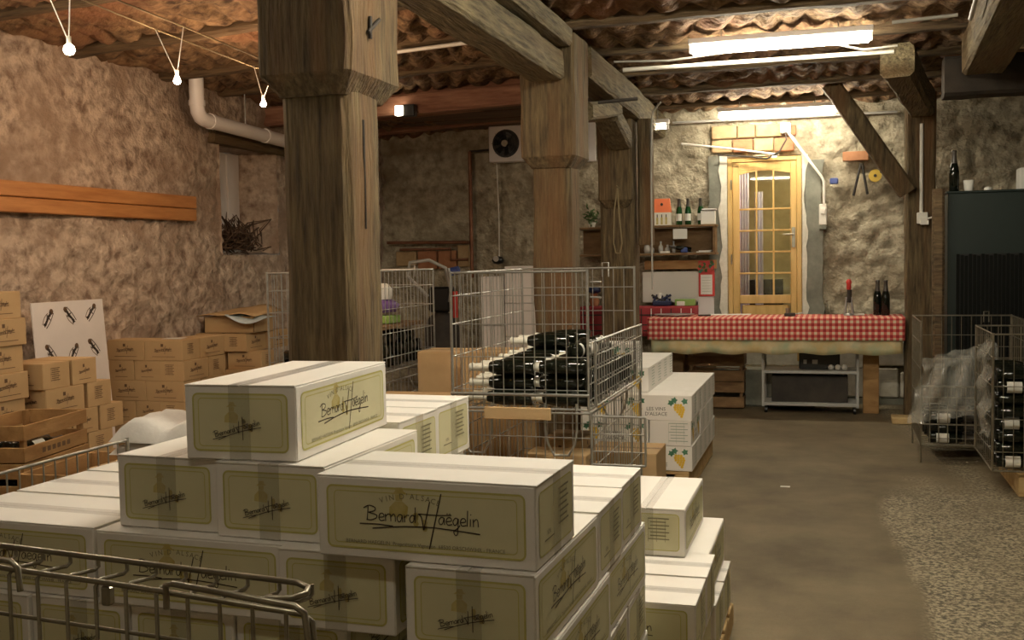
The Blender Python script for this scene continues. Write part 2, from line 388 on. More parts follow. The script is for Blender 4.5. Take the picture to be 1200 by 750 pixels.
def figure(P, u, v, s, l):
    # faint printed vine-grower: hat, head, torso and a spray of vine
    P.b.use('figure_print')
    for pts in ([(-1.1,2.0),(1.2,2.15),(.7,2.5),(.5,3.0),(-.4,2.95),(-.6,2.4)], [(-.5,1.1),(.5,1.1),(.6,2.05),(-.6,2.0)],
                [(-1.6,-1.0),(1.2,-1.2),(1.4,.4),(.6,1.05),(-.6,1.05),(-1.5,.2)]):
        P.b.poly([P.P(u+a*s, v+b*s, l) for a,b in pts])
    for i in range(7):
        a=3+.9*math.cos(i*2.1); b=-1.6+.9*math.sin(i*1.7)
        P.b.poly([P.P(u+(a+.45*math.cos(t))*s, v+(b+.45*math.sin(t))*s, l) for t in [k*PI/3 for k in range(6)]])

# ================================================================ structure
LX, BY, RX, FY = -4.84, 11.0, 3.2, -1.6
def surf(name, O, U, V, nu, nv, disp, matn, hole=None, parent=None, smooth=True):
    """displaced grid O+u*U+v*V; disp(p,u,v)->distance along the inward normal"""
    O, U, V = Vector(O), Vector(U), Vector(V); N = U.cross(V).normalized(); vs = []; fs = []
    for j in range(nv+1):
        for i in range(nu+1):
            p = O+U*(i/nu)+V*(j/nv); vs.append(p+N*disp(p))
    for j in range(nv):
        for i in range(nu):
            if hole and hole(O+U*((i+.5)/nu)+V*((j+.5)/nv)): continue
            a = j*(nu+1)+i; fs.append((a, a+1, a+nu+2, a+nu+1))
    b = MB().use(matn); b.add(vs, fs, smooth); return b.build(name, parent)
def rubble(amp, vs=3.2, vd=.03):
    def f(p):
        q = Vector((p.x*1.0, p.y, p.z*1.35))
        k = noise.fractal(q*1.1, 1, 2, 4)*amp
        d = noise.voronoi(q*vs + Vector((0,0,0)) + Vector((noise.noise(q*3),noise.noise(q*3+Vector((5,0,0))),0))*.35)[0]
        e = min(1, (d[1]-d[0])*3.2)
        return k + (e-1)*vd + noise.noise(q*9)*.010 + noise.noise(q*18)*.007 + noise.noise(q*34)*.004
    return f
# niche opening in the left wall: y 7.70..8.62, z 1.58..2.50
fl = rubble(.030, 4.4, .028)
NY0, NY1, NZ0, NZ1 = 7.70, 8.62, 1.58, 2.50
wl = surf('wall_left', (LX, BY+.3, -.05), (0, FY-BY-.3, 0), (0,0,3.25), 330, 84, fl, 'plaster_left', hole=lambda p: NY0<p.y<NY1 and NZ0<p.z<NZ1)
wl['kind'] = 'structure'
nb = MB().use('plaster_left')
def nface(O, U, V, nu=16, nv=16): surf('niche_reveal', O, U, V, nu, nv, lambda p: noise.noise(p*6)*.015, 'plaster_left', parent=wl)
nface((LX+.03, NY1-.01, NZ0), (-.42, -.10, 0), (0,0,NZ1-NZ0)); nface((LX-.36, NY0-.02, NZ0), (.39,-.0,0), (0,0,NZ1-NZ0))
nface((LX+.03, NY0, NZ0+.01), (0, NY1-NY0, 0), (-.4,0,0)); nface((LX-.38, NY0, NZ1-.01), (0, NY1-NY0, 0), (.4,0,0))
pw = MB().use('white_paint').box(LX-.36, LX-.31, NY0, NY1, NZ0, NZ1-.02); pw.box(LX-.31, LX-.295, NY0+.62, NY0+.66, NZ0, NZ1-.04)
o = pw.build('window_1'); o['kind'] = 'structure'
ln = timber('trim_1', (LX+.02, NY0-.16, NZ1+.06), (LX+.02, NY1+.25, NZ1+.05), .13, .15, 'old_oak_y', seed=3); ln['kind'] = 'structure'

fb = rubble(.03, 3.3, .042)
fb2 = lambda p: (fb(p) if p.x > -.25 else fb(p)*.75)
DX0, DX1, DZ0, DZ1 = -1.02, -.285, .35, 2.49
wb = surf('wall_back', (LX-.2, BY, -.05), (RX-LX+.4, 0, 0), (0,0,3.25), 280, 100, fb2, 'plaster_back', hole=lambda p: DX0<p.x<DX1 and DZ0<p.z<DZ1)
wb['kind'] = 'structure'
for nm, O, U in (('wall_right', (RX, FY, -.05), (0, BY-FY, 0)), ('wall_front', (RX, FY, -.05), (LX-RX, 0, 0))):
    U = Vector(U)
    if nm == 'wall_front': O = (RX, FY, -.05)
    else: O = (RX, FY, -.05)
    ww = surf(nm, O, U, (0,0,3.25), 60, 30, lambda p: noise.fractal(p*1.3,1,2,3)*.03, 'plaster_back'); ww['kind'] = 'structure'
# floor: smooth screed, with a worn patch of exposed aggregate along the right
def seam(y): return .33 + .05*math.sin(y*1.7) + (.10 if y > 6.6 else 0)*min(1, (y-6.6)) + .03*noise.noise(Vector((y*3,0,0)))
NXF, NYF = 200, 250
vs = []; ra = []
for j in range(NYF+1):
    for i in range(NXF+1):
        x = LX-.2+(RX-LX+.4)*i/NXF; y = FY-.2+(BY-FY+.4)*j/NYF; p = Vector((x,y,0))
        k = max(0, min(1, (x-seam(y))/.05+.5)); k *= max(0, min(1, (7.4-y)/.8+noise.noise(p*4)*.8))
        k2 = max(k, .9*max(0,min(1,(1-abs(x-.75-.12*(8.6-y))/.16)))*(y>7))
        ra.append(k2); vs.append((x, y, -.006*k2 + (noise.noise(p*22)*.004*k2) + noise.noise(p*1.2)*.002*(1-k2)))
b = MB().use('floor_concrete'); b.add(vs, [(j*(NXF+1)+i, j*(NXF+1)+i+1, (j+1)*(NXF+1)+i+1, (j+1)*(NXF+1)+i) for j in range(NYF) for i in range(NXF)], True)
fo = b.build('floor'); fo['kind'] = 'structure'
at = fo.data.attributes.new('rough_area', 'FLOAT', 'POINT'); at.data.foreach_set('value', ra)
# ceiling: rolls of daub between joists
JY = [.1, 1.05, 2.0, 2.95, 3.9, 4.85, 5.82, 6.80, 7.74, 8.64, 9.62, 10.5]
def cdisp(p):
    q = p.copy(); q.x += .03*noise.noise(p*3)
    ph = q.x/.19 + 1.6*noise.noise(Vector((p.x*.9, p.y*1.3, 0))) + .55*noise.noise(Vector((p.x*3, p.y*3, 4))) + .8*p.y
    roll = abs(math.sin(PI*ph)); r2 = noise.fractal(p*5, 1, 2, 3)
    return roll*.045 + r2*.030 + noise.noise(p*14)*.014 + noise.noise(p*28)*.008 - .035*(p.x+1.8 if p.x < -1.8 else 0) + .012*(p.y-5)
ce = surf('ceiling', (LX-.3, BY+.3, 3.085), (RX-LX+.6, 0, 0), (0, FY-BY-.6, 0), 330, 330, cdisp, 'ceiling_daub')
ce['kind'] = 'structure'
for k, y in enumerate(JY):
    z0, z1 = ceil_z(LX-.2, y)+.075, ceil_z(-1.8, y)+.075
    dy = .10 if y < 7 else .02
    timber('joist', (LX-.2, y+dy*2, z0), (-1.84, y, z1), .11, .13, 'old_oak_x' if y < 8.5 else 'red_beam', parent=ce, seed=k, amp=.012)
    timber('joist', (-1.76, y, z1), (RX+.1, y-.03, z1), .11, .13, 'old_oak_x', parent=ce, seed=k+30, amp=.012)
# boarded soffit at the back left, behind a reddish cross beam
for i in range(9):
    y = 8.62+i*.26
    MB().use('soffit_board').bbox(LX+.02, -2.05, y, y+.252, 2.90+.006*(i%2), 2.93+.006*(i%2), .004).build('plank', ce)
timber('joist', (LX-.1, 8.55, 2.80), (-2.0, 8.45, 2.86), .14, .17, 'red_beam', parent=ce, seed=77)
# skirting blocks of pale stone under the counter wall
bb = MB().use('grey_cement').box(-.62, 1.0, BY-.06, BY-.02, 0, .06); o = bb.build('baseboard_back'); o['kind'] = 'structure'
for k, (x0, x1, z0, z1) in enumerate(((-.95,-.45,.07,.35),(-.43,.1,.07,.33),(.12,.62,.07,.36),(.64,1.1,.07,.32),(-.95,-.3,.37,.62),(-.28,.35,.35,.60),(.37,.9,.38,.62))):
    MB().use('plaster_white').bbox(x0, x1, BY-.055, BY+.01, z0, z1, .012).build('stone', wb)
# pale bricks over the door
for (x0,x1,z0,z1,mt) in ((-1.17,-.92,2.67,2.80,'brick_pale'),(-.91,-.74,2.67,2.80,'brick_pale'),(-.73,-.48,2.67,2.79,'brick_pale'),(-1.17,-.97,2.53,2.655,'brick_pale'),(-.96,-.76,2.53,2.655,'brick_red'),(-.75,-.56,2.53,2.655,'brick_pale'),(-.55,-.36,2.52,2.65,'brick_red'),(-.46,-.34,2.67,2.77,'brick_red')):
    MB().use(mt).bbox(x0,x1,BY-.05,BY+.03,z0,z1,.008).build('brick', wb)
for (x0,x1,z0,z1,mt) in ((-4.66,-4.42,1.44,1.60,'brick_pale'),(-4.40,-4.18,1.40,1.60,'brick_red'),(-4.16,-3.95,1.40,1.60,'brick_red'),(-3.93,-3.80,1.42,1.66,'brick_pale')):
    MB().use(mt).bbox(x0,x1,BY-.05,BY+.03,z0,z1,.008).build('brick', wb)
# ragged plaster and cement surround of the door
def ragged(x0, x1, z0, z1, mt, side, y=BY-.03, amp=.03, th=.03):
    n = 26; pts_in = []; pts_out = []
    for i in range(n+1):
        z = z0+(z1-z0)*i/n; k = noise.noise(Vector((z*7, x0*5, 1)))*amp+noise.noise(Vector((z*19, x0, 4)))*amp*.5
        a, c = (x0+k, x1) if side < 0 else (x0, x1+k)
        pts_in.append((a, z)); pts_out.append((c, z))
    b = MB().use(mt)
    for i in range(n):
        (a0,za),(a1,zb) = pts_in[i], pts_in[i+1]; c0, c1 = pts_out[i][0], pts_out[i+1][0]
        b.add([(a0,y,za),(c0,y,za),(c1,y,zb),(a1,y,zb),(a0,y+th,za),(c0,y+th,za),(c1,y+th,zb),(a1,y+th,zb)], [(0,1,2,3),(0,3,7,4),(1,5,6,2)])
    return b.build('plaster_strip', wb)
ragged(-1.20,-1.05,.5,2.50,'grey_cement',-1, y=BY-.045, th=.08); ragged(-.255,-.09,.5,2.42,'grey_cement',1,y=BY-.05, th=.08)
ragged(-1.085,-1.01,.5,2.50,'plaster_white',-1, y=BY-.06, th=.08); ragged(-.29,-.245,.5,2.48,'plaster_white',1, y=BY-.06, th=.08)
# room behind the glazed door
rb = MB().use('room_orange'); rb.box(-1.30,-1.26,BY+.15,BY+1.9,.3,2.7); rb.use('room_stone').box(-1.3,.1,BY+1.9,BY+1.95,.3,2.7); rb.box(-.12,-.08,BY+.15,BY+1.9,.3,2.7)
rb.use('grey_cement').box(-1.3,0,BY+.15,BY+1.95,.26,.34); rb.use('plaster_white').box(-1.3,0,BY+.15,BY+1.95,2.62,2.7)
rb.use('dark_stuff').box(-1.0,-.55,BY+1.5,BY+1.8,.34,1.2)
o = rb.build('wall_beyond_door'); o['kind'] = 'structure'
cu = MB().use('curtain_lilac')
for i in range(5): cu.rod((-1.02+.03*i, BY+1.1, .36), (-1.02+.03*i, BY+1.1, 2.45), .017, 8)
for i in range(3): cu.rod((-.82+.03*i, BY+1.3, .36), (-.82+.03*i, BY+1.3, 2.2), .016, 8)
o = cu.build('curtain'); tag(o, 'pale lilac hanging curtain seen through the glazed door panes', 'curtain')
lb = MB().use('warm_room'); lb.lathe([(0,.05),(.05,.035),(.06,0),(.05,-.035),(0,-.05)], 12)
o = lb.build('added_bulb', loc=(-.6, BY+.8, 2.5)); tag(o, 'added round lamp, out of sight, lighting the room behind the glazed door', 'lamp')  # unseen bulb added to brighten the room beyond the panes
# the door
def door():
    d = thing('door_1', 'x', 'x', (0,0,0)); del d['label']; del d['category']; d['kind'] = 'structure'
    x0, x1, z0, z1, y = -1.0, -.30, .42, 2.465, BY-.03
    fr = MB().use('door_pine'); fr.bbox(x0-.02,x0+.035,y-.03,y+.07,z0,z1,.004); fr.bbox(x1-.035,x1+.02,y-.03,y+.07,z0,z1,.004); fr.bbox(x0+.035,x1-.035,y-.03,y+.07,z1-.04,z1,.004); fr.build('door_frame', d)
    lf = MB().use('door_pine'); gx0, gx1 = x0+.105, x1-.095
    lf.bbox(x0+.038,gx0,y-.02,y+.025,z0,z1-.045,.004); lf.bbox(gx1,x1-.038,y-.02,y+.025,z0,z1-.045,.004)
    lf.bbox(gx0,gx1,y-.02,y+.025,z1-.125,z1-.045,.003); lf.bbox(gx0,gx1,y-.02,y+.025,1.0,1.085,.004); lf.bbox(gx0,gx1,y-.02,y+.025,z0,z0+.18,.003)
    lf.build('door_leaf', d)
    # arched head piece
    ah = MB().use('door_pine'); n = 12
    for i in range(n):
        a0, a1 = i/n, (i+1)/n; xa, xb = gx0+(gx1-gx0)*a0, gx0+(gx1-gx0)*a1
        za, zb = z1-.165+.035*math.sin(PI*a0), z1-.165+.035*math.sin(PI*a1)
        ah.add([(xa,y-.018,za),(xb,y-.018,zb),(xb,y-.018,z1-.12),(xa,y-.018,z1-.12),(xa,y+.02,za),(xb,y+.02,zb)], [(0,1,2,3),(0,4,5,1)])
    ah.build('arched_head', d)
    MB().use('door_pine').bbox(gx0+.02,gx1-.02,y-.012,y+.012,z0+.2,.985,.012).build('lower_panel', d)
    rows = [1.085, 1.305, 1.52, 1.735, 1.95, z1-.12]; w3 = (gx1-gx0)/3
    for i in (1,2): MB().use('door_pine').bbox(gx0+w3*i-.009,gx0+w3*i+.009,y-.016,y+.02,1.085,z1-.12,.003).build('glazing_bar', d)
    for z in rows[1:-1]: MB().use('door_pine').bbox(gx0,gx1,y-.016,y+.02,z-.009,z+.009,.003).build('glazing_bar', d)
    for i in range(3):
        for k in range(5): MB().use('pane_glass').box(gx0+w3*i+.009,gx0+w3*(i+1)-.009,y,y+.004,rows[k]+.009,rows[k+1]-.009).build('pane', d)
    h = MB().use('steel_dark').bbox(x1-.085,x1-.05,y-.03,y-.018,1.56,1.76,.003); h.rod((x1-.067,y-.03,1.69),(x1-.067,y-.07,1.69),.008,8); h.rod((x1-.067,y-.07,1.69),(x1-.17,y-.07,1.69),.009,8); h.build('door_handle', d)
    for z in (.8,1.45,2.2): MB().use('steel_dark').rod((x0+.025,y-.035,z-.05),(x0+.025,y-.035,z+.05),.008,8).build('hinge', d)
door()
sp = MB().use('grey_cement').bbox(-1.15,-.15,BY-.42,BY-.05,0,.36,.02).build('trim_2'); sp['kind'] = 'structure'

# ---------------------------------------------------------------- lamps
for i, (x,y,z,l,lab) in enumerate(TUBES):
    t = thing('fluorescent_lamp', lab, 'lamp', (x,y,z))
    MB().use('white_paint').bbox(-l/2-.03,l/2+.03,-.045,.045,.035,.075,.006).build('housing', t)
    for s in (-1,1): MB().use('white_paint').box(s*(l/2+.012)-.012, s*(l/2+.012)+.012, -.02,.02,-.02,.036).build('end_cap', t)
    MB().use('tube_%d' % i).rod((-l/2,0,0),(l/2,0,0),.032 if i < 2 else .019, 12).build('tube', t)
    hz = ceil_z(x,y)+.05-z
    if hz > .1: MB().use('cable_grey').rod((-l/3,0,.07),(-l/3,0,hz),.003,5).rod((l/3,0,.07),(l/3,0,hz),.003,5).build('hanger', t)
# halogen spots on a pair of cables
ca = MB().use('rope'); ca.path([(-3.02,2.2,2.80),(-3.33,4.14,2.74),(-3.40,4.9,2.735),(-3.50,6.0,2.74),(-3.66,7.4,2.80)], .004, 5)
tag(ca.build('lighting_cable'), 'left one of two thin lighting cables stretched under the ceiling', 'cable', 'lighting cables')
ca = MB().use('rope'); ca.path([(-2.90,2.2,2.80),(-3.19,4.19,2.74),(-3.22,4.8,2.735),(-3.33,5.9,2.74),(-3.44,7.4,2.80)], .004, 5)
tag(ca.build('lighting_cable'), 'right one of two thin lighting cables stretched under the ceiling', 'cable', 'lighting cables')
for (x,y,z,ax,bx,az,lab,mt) in ((-3.19,3.93,2.45,-3.31,-3.17,2.742,'small unlit white spot bulb, given a weak glow, hanging nearest, at the top left corner','halogen_dim'),  # unlit bulb whitened by a weak emission
      (-3.28,4.86,2.462,-3.40,-3.23,2.735,'glowing halogen spot hanging over the orange wall boards','halogen'),
      (-3.44,6.02,2.505,-3.50,-3.345,2.745,'glowing halogen spot hanging furthest back beside the big post','halogen')):
    t = thing('spot_lamp', lab, 'lamp', (x,y,z), group='hanging spot lamps')
    MB().use('cable_white').rod((0,0,.03),(ax-x,0,az-z),.003,5).build('wire', t); MB().use('cable_white').rod((0,0,.03),(bx-x,0,az-z),.003,5).build('wire', t)
    MB().use('cable_white').rod((0,0,.055),(0,0,.02),.011,8).build('socket', t)
    MB().use(mt).lathe([(0,-.028),(.018,-.022),(.026,-.006),(.022,.012),(.010,.022),(0,.024)] if mt!='halogen' else [(0,-.02),(.014,-.014),(.019,-.002),(.014,.012),(0,.018)], 12).build('bulb', t)

# ---------------------------------------------------------------- posts and beams
def post(x, yf, s, ztop, caplen, label, seed, cap_z=2.10, capw=.37):
    t = thing('timber_post', label, 'post', (0,0,0), group='timber posts')
    timber('shaft', (x, yf+s/2, -.02), (x, yf+s/2, cap_z+.1), s, s, 'old_oak', t, amp=.014, seg=.08, seed=seed, up=(0,1,0), bev=.028)
    # head block with chamfered lower edge
    y0, y1 = yf-.07, yf-.07+caplen; b = MB().use('old_oak'); hw = capw/2; ns = 14; n4=5
    rings = []
    for k in range(ns+1):
        z = cap_z+(ztop-cap_z)*k/ns; c = 0 if k else .055
        if k == 1: z = cap_z+.075
        ring = []
        X0,X1,Y0,Y1 = x-hw+c, x+hw-c, y0+c, y1-c; bv=.02
        for (ax,ay),(bx,by) in (((X0+bv,Y0),(X1-bv,Y0)),((X1,Y0+bv),(X1,Y1-bv)),((X1-bv,Y1),(X0+bv,Y1)),((X0,Y1-bv),(X0,Y0+bv))):
            for q in range(n4): tt=q/(n4-1); ring.append(Vector((ax+(bx-ax)*tt, ay+(by-ay)*tt, z)))
        rings.append([p+Vector((noise.noise(p*5+Vector((seed,0,0))),noise.noise(p*5+Vector((0,seed,0))),0))*.012 for p in ring])
    K = len(rings[0]); vs = [p for r in rings for p in r]
    b.add(vs, [(i*K+j,i*K+(j+1)%K,(i+1)*K+(j+1)%K,(i+1)*K+j) for i in range(ns) for j in range(K)]); b.add(vs, [tuple(range(K))[::-1], tuple(range(ns*K,(ns+1)*K))])
    b.build('head_block', t)
    return t
pt = post(-1.80, 3.50, .275, 2.665, .46, 'thick timber post with square head rising behind the big pile of white cartons', 1)
# crack and nail on the lit side of the near post
MB().use('dark_stuff').add([(-1.6585,3.60,2.0),(-1.6585,3.625,1.98),(-1.6585,3.615,1.50),(-1.6585,3.60,1.50)],[(0,1,2,3)])
ck = MB().use('dark_stuff'); ck.rod((-1.655,3.61,2.02),(-1.655,3.618,1.62),.008,5,r1=.003); ck.rod((-1.66,3.61,2.03),(-1.66,3.64,2.03),.006,5); ck.build('crack', pt)
ck = MB().use('dark_stuff'); ck.rod((-1.61,3.58,2.33),(-1.60,3.66,2.39),.008,5); ck.rod((-1.61,3.60,2.39),(-1.61,3.60,2.31),.008,5); ck.build('iron_nail', pt)
post(-1.80, 6.90, .27, 2.97, .43, 'second timber post behind the wire cage of bottles, carrying the twin beams', 9)
p3 = post(-1.84, 9.35, .30, 2.71, .40, 'third timber post at the back between the wall shelves and the cage', 15, cap_z=1.93, capw=.31)
timber('side_post', (-1.60, 9.50, 1.6), (-1.60, 9.50, 2.72), .13, .14, 'old_oak', p3, seed=22, up=(0,1,0))
rp = MB().use('rope'); rp.path([(-1.80,9.20,2.10),(-1.83,9.19,1.9),(-1.84,9.19,1.62),(-1.82,9.19,1.53),(-1.78,9.19,1.53),(-1.765,9.19,1.62),(-1.79,9.19,1.9),(-1.80,9.20,2.10)], .007, 6); rp.rod((-1.80,9.29,2.10),(-1.80,9.17,2.12),.004,5)
tag(rp.build('rope_loop'), 'loop of old rope hanging on the third post above the cage', 'rope')
br = thing('ceiling_beam', 'lower of the twin timber beams running from the viewer to the second post', 'beam', group='ceiling beams')
timber('beam', (-1.80,-1.5,2.775), (-1.80,6.81,2.765), .24, .20, 'old_oak_y', br, amp=.014, seed=4)
br = thing('ceiling_beam', 'upper of the twin timber beams, resting on the lower beam at the second post', 'beam', group='ceiling beams')
timber('beam', (-1.74,-1.5,2.94), (-1.74,6.79,2.935), .26, .125, 'old_oak_y', br, amp=.012, seed=5)
br = thing('ceiling_beam', 'timber beam running back from the second post over the third post', 'beam', group='ceiling beams')
timber('beam', (-1.70,7.30,2.86), (-1.74,10.95,2.82), .22, .24, 'old_oak_y', br, amp=.014, seed=6)
timber('bracket', (-1.70,7.32,2.52), (-1.72,8.55,2.70), .20, .12, 'old_oak_y', br, amp=.012, seed=7)
timber('bracket', (-1.74,8.45,2.66), (-1.78,9.25,2.52), .20, .16, 'old_oak_y', br, amp=.012, seed=8)
ir = MB().use('dark_stuff').rod((-1.57,7.35,2.58),(-1.30,7.42,2.60),.012,6); tag(ir.build('iron_rod'), 'short black iron rod sticking out beside the second post', 'rod')
br = thing('ceiling_beam', 'timber beam at the top right corner with a pale conduit along it', 'beam', group='ceiling beams')
timber('beam', (.80,3.6,2.84), (.95,7.6,2.78), .26, .27, 'old_oak_y', br, amp=.014, seed=16)
br = thing('ceiling_beam', 'dark cross beam at the right over the green cabinet', 'beam', group='ceiling beams')
timber('beam', (.72,7.78,2.66), (3.2,7.74,2.64), .24, .26, 'shaded_oak', br, amp=.014, seed=17)
tr = thing('timber_post', 'slim timber post at the right end of the checked counter, with a conduit', 'post', group='timber posts')
timber('shaft', (.755,10.2,-.02), (.755,10.2,2.9), .25, .22, 'old_oak', tr, amp=.012, seed=19, up=(0,1,0))
br = thing('ceiling_beam', 'short square beam end jutting out above the slim right post', 'beam', group='ceiling beams')
timber('beam', (.44,8.0,2.845), (.76,10.1,2.80), .22, .23, 'old_oak_y', br, amp=.012, seed=20, bev=.03)
bz = thing('brace', 'slanting timber brace between the ceiling and the slim right post', 'brace')
timber('timber', (-.02,9.88,3.0), (.64,10.02,2.02), .16, .13, 'old_oak', bz, amp=.008, seed=21, up=(0,1,0))
o = timber('timber_batten', (.795,8.90,0), (.795,8.90,1.98), .09, .07, 'old_oak_x', seed=23, up=(0,1,0), amp=.004); tag(o, 'pale upright timber slat between the slim post and the green cabinet', 'slat')

# ---------------------------------------------------------------- pipes, cables, wall fittings
pp = thing('drain_pipe', 'fat white plastic drain pipe with an elbow high on the left wall', 'pipe')
MB().use('pvc_white').path([(-4.60,7.06,3.1),(-4.60,7.06,2.70),(-4.60,7.07,2.655),(-4.60,7.10,2.62),(-4.60,7.15,2.605),(-4.60,7.3,2.60),(-4.60,9.9,2.52)], .055, 14).build('pipe', pp)
for a, b_ in (((-4.60,7.06,2.74),(-4.60,7.06,2.70)), ((-4.60,7.22,2.603),(-4.60,7.27,2.602)), ((-4.60,8.05,2.578),(-4.60,8.10,2.577)), ((-4.60,9.3,2.541),(-4.60,9.35,2.54))): MB().use('pvc_white').rod(a, b_, .062, 14).build('pipe_collar', pp)
MB().use('steel_wire').rod((-4.60,7.75,2.62),(-4.60,7.75,2.9),.006,6).build('hanger', pp)
wbd = thing('wall_boards', 'two orange pine boards fixed lengthwise on the left wall', 'board')
MB().use('pine_orange').bbox(-4.80,-4.755,3.6,7.25,1.935,2.03,.006).build('plank', wbd); MB().use('pine_orange').bbox(-4.80,-4.758,3.6,7.25,1.838,1.93,.006).build('plank', wbd)
tw = MB().use('twig')
rr = random.Random(3)
for i in range(170):
    a = Vector((-4.95+rr.uniform(-.05,.10), 7.85+rr.uniform(-.12,.25), 1.62+rr.uniform(0,.08)))
    d = Vector((rr.uniform(-.08,.14), rr.uniform(-.10,.24), rr.uniform(.0,.20))); tw.path([a, a+d*.5+Vector([rr.uniform(-.07,.07) for _ in range(3)]), a+d+Vector([rr.uniform(-.08,.08) for _ in range(3)]), a+d*.7+Vector((.04,.05,-.04))], .006, 4)
tag(tw.build('twig_bundle'), 'dark tangled bundle of dry vine twigs lying in the wall niche', 'twigs')
# fan
fn = thing('wall_fan', 'white square panel with a round black fan on the back wall', 'fan', (-3.30,10.80,2.715))
MB().use('white_paint').bbox(-.19,.19,-.02,.14,-.19,.19,.008).build('housing', fn)
b = MB().use('black_plastic'); b.lathe([(.150,-.024),(.158,-.034),(.150,-.04),(.142,-.03)], 28, Matrix.Rotation(-PI/2,4,'X') @ Matrix.Scale(-1,4,(0,0,1))); b.rod((0,-.021,0),(0,-.0215,0),.148,28); b.build('fan_ring', fn)
b = MB().use('black_plastic')
for k in range(7):
    a = k*2*PI/7; c, s_ = math.cos(a), math.sin(a); c2, s2 = math.cos(a+.6), math.sin(a+.6)
    b.add([(.03*c,-.04,.03*s_),(.13*c,-.03,.13*s_),(.13*c2,-.05,.13*s2),(.03*c2,-.05,.03*s2)],[(0,1,2,3)])
b.build('fan_blade', fn)
MB().use('steel_dark').rod((0,-.03,0),(0,-.07,0),.035,14).build('fan_hub', fn)
b = MB().use('black_plastic')
for r_ in (.06,.09,.12):
    b.path([(r_*math.cos(t*PI/10),-.062,r_*math.sin(t*PI/10)) for t in range(21)], .0022, 4)
for k in range(4): a=k*PI/4; b.rod((-.148*math.cos(a),-.06,-.148*math.sin(a)),(.148*math.cos(a),-.06,.148*math.sin(a)),.0022,4)
b.build('fan_grille', fn)
def cable(name, pts, r, mt, label, cat='cable', group=None): return tag(MB().use(mt).path(pts, r, 6).build(name), label, cat, group)
cable('cable', [(-3.43,10.86,2.52),(-3.43,10.9,1.9),(-3.435,10.9,1.52)], .007, 'cable_white', 'straight white cable dropping from the wall fan')
cable('copper_pipe', [(-3.74,10.88,2.66),(-3.74,10.88,2.1),(-3.74,10.88,1.3)], .022, 'copper', 'upright rusty copper pipe on the back wall left of the fan', 'pipe')
cable('copper_pipe', [(-4.72,10.86,1.70),(-3.76,10.86,1.685)], .02, 'copper', 'long level rusty pipe low on the back wall, above the pale bricks', 'pipe')
cable('copper_pipe', [(-4.60,10.93,1.62),(-4.0,10.93,1.62),(-4.0,10.93,1.5),(-3.8,10.93,1.5)], .016, 'copper', 'cranked rusty pipe just under the long level pipe', 'pipe')
cable('copper_pipe', [(-3.74,10.88,2.66),(-3.45,10.88,2.67)], .012, 'dark_stuff', 'short dark pipe running from the copper pipe to the fan', 'pipe')
cable('conduit', [(-1.21,6.49,2.90),(.30,6.53,2.90)] and [(-1.44,7.62,2.84),(.40,7.66,2.845)], .016, 'cable_white', 'straight white conduit across the ceiling between the two tube lamps', 'conduit')
cable('conduit', [(-1.55,10.86,2.845),(.60,10.88,2.835)], .014, 'cable_grey', 'grey conduit along the top of the back wall over the door', 'conduit')
cable('conduit', [(.33,6.72,2.985),(.88,6.70,2.99),(.70,7.3,2.92)] and [(.36,7.12,2.93),(.74,7.10,2.94)], .012, 'cable_grey', 'grey conduit to the right of the nearer tube lamp', 'conduit')
cable('conduit', [(.64,4.9,2.78),(.72,6.3,2.75)], .012, 'cable_grey', 'pale conduit fixed along the top right beam', 'conduit')
cable('conduit', [(-2.88,6.74,2.91),(-2.25,6.72,2.935)], .014, 'cable_white', 'short white conduit under a ceiling joist between the first two posts', 'conduit')
cable('cable', [(-1.5,7.6,2.90),(-1.1,7.6,2.88),(-.4,7.6,2.93),(-.05,7.6,2.93),(.2,7.6,2.86),(.42,7.6,2.87)], .008, 'cable_grey', 'grey cable looping over the white ceiling conduit')
cable('cable', [(-1.42,9.25,2.83),(-1.50,9.3,2.76),(-1.525,9.38,2.66),(-1.53,9.37,2.2),(-1.53,9.37,1.2)], .008, 'cable_grey', 'grey cable running down the side of the third post')
cable('conduit', [(-1.46,10.86,2.63),(-.98,10.86,2.56),(-.50,10.86,2.475)], .012, 'cable_white', 'thin white conduit sloping across the bricks over the door', 'conduit')
cable('conduit', [(-.42,10.88,2.70),(-.10,10.9,2.25),(-.075,10.9,2.20),(-.075,10.9,1.97)], .014, 'cable_white', 'white conduit slanting from the junction box down to the wall switch', 'conduit')
cable('conduit', [(-.38,10.87,2.66),(-.20,10.9,2.40)], .010, 'cable_grey', 'short grey conduit beside the slanting white one', 'conduit')
cable('cable', [(-.44,10.88,2.70),(-.43,10.85,2.62),(-.50,10.84,2.50),(-.62,10.84,2.44),(-.80,10.85,2.47),(-1.1,10.86,2.50)], .008, 'dark_stuff', 'dark cable looping below the junction box over the door')
jb = thing('junction_box', 'white square junction box on the wall above the door', 'box', (-.44,10.90,2.74)); MB().use('cable_white').bbox(-.05,.05,-.03,.06,-.05,.05,.008).build('box_body', jb); MB().use('cable_white').bbox(-.042,.042,-.036,-.028,-.042,.042,.003).build('cover', jb)
ws = thing('wall_switch', 'tall white switch box on the wall right of the door', 'switch', (-.085,10.92,1.88)); MB().use('cable_white').bbox(-.037,.037,-.03,.06,-.11,.10,.008).build('box_body', ws); MB().use('cable_white').bbox(-.02,.02,-.04,-.028,0,.06,.004).build('rocker', ws); MB().use('grey_cement').bbox(-.035,.035,-.028,.05,-.15,-.112,.004).build('cable_gland', ws)
ss = thing('socket_box', 'small tilted white socket where the slanting brace meets the slim post', 'socket', (.585,10.05,2.13)); MB().use('cable_white').bbox(-.03,.03,-.03,.03,-.05,.05,.006, Matrix.Rotation(.6,4,'Y')).build('box_body', ss); MB().use('dark_stuff').path([(-.03,0,.03),(-.12,.0,.06),(-.16,.3,.10)],.006,5).build('cable', ss)
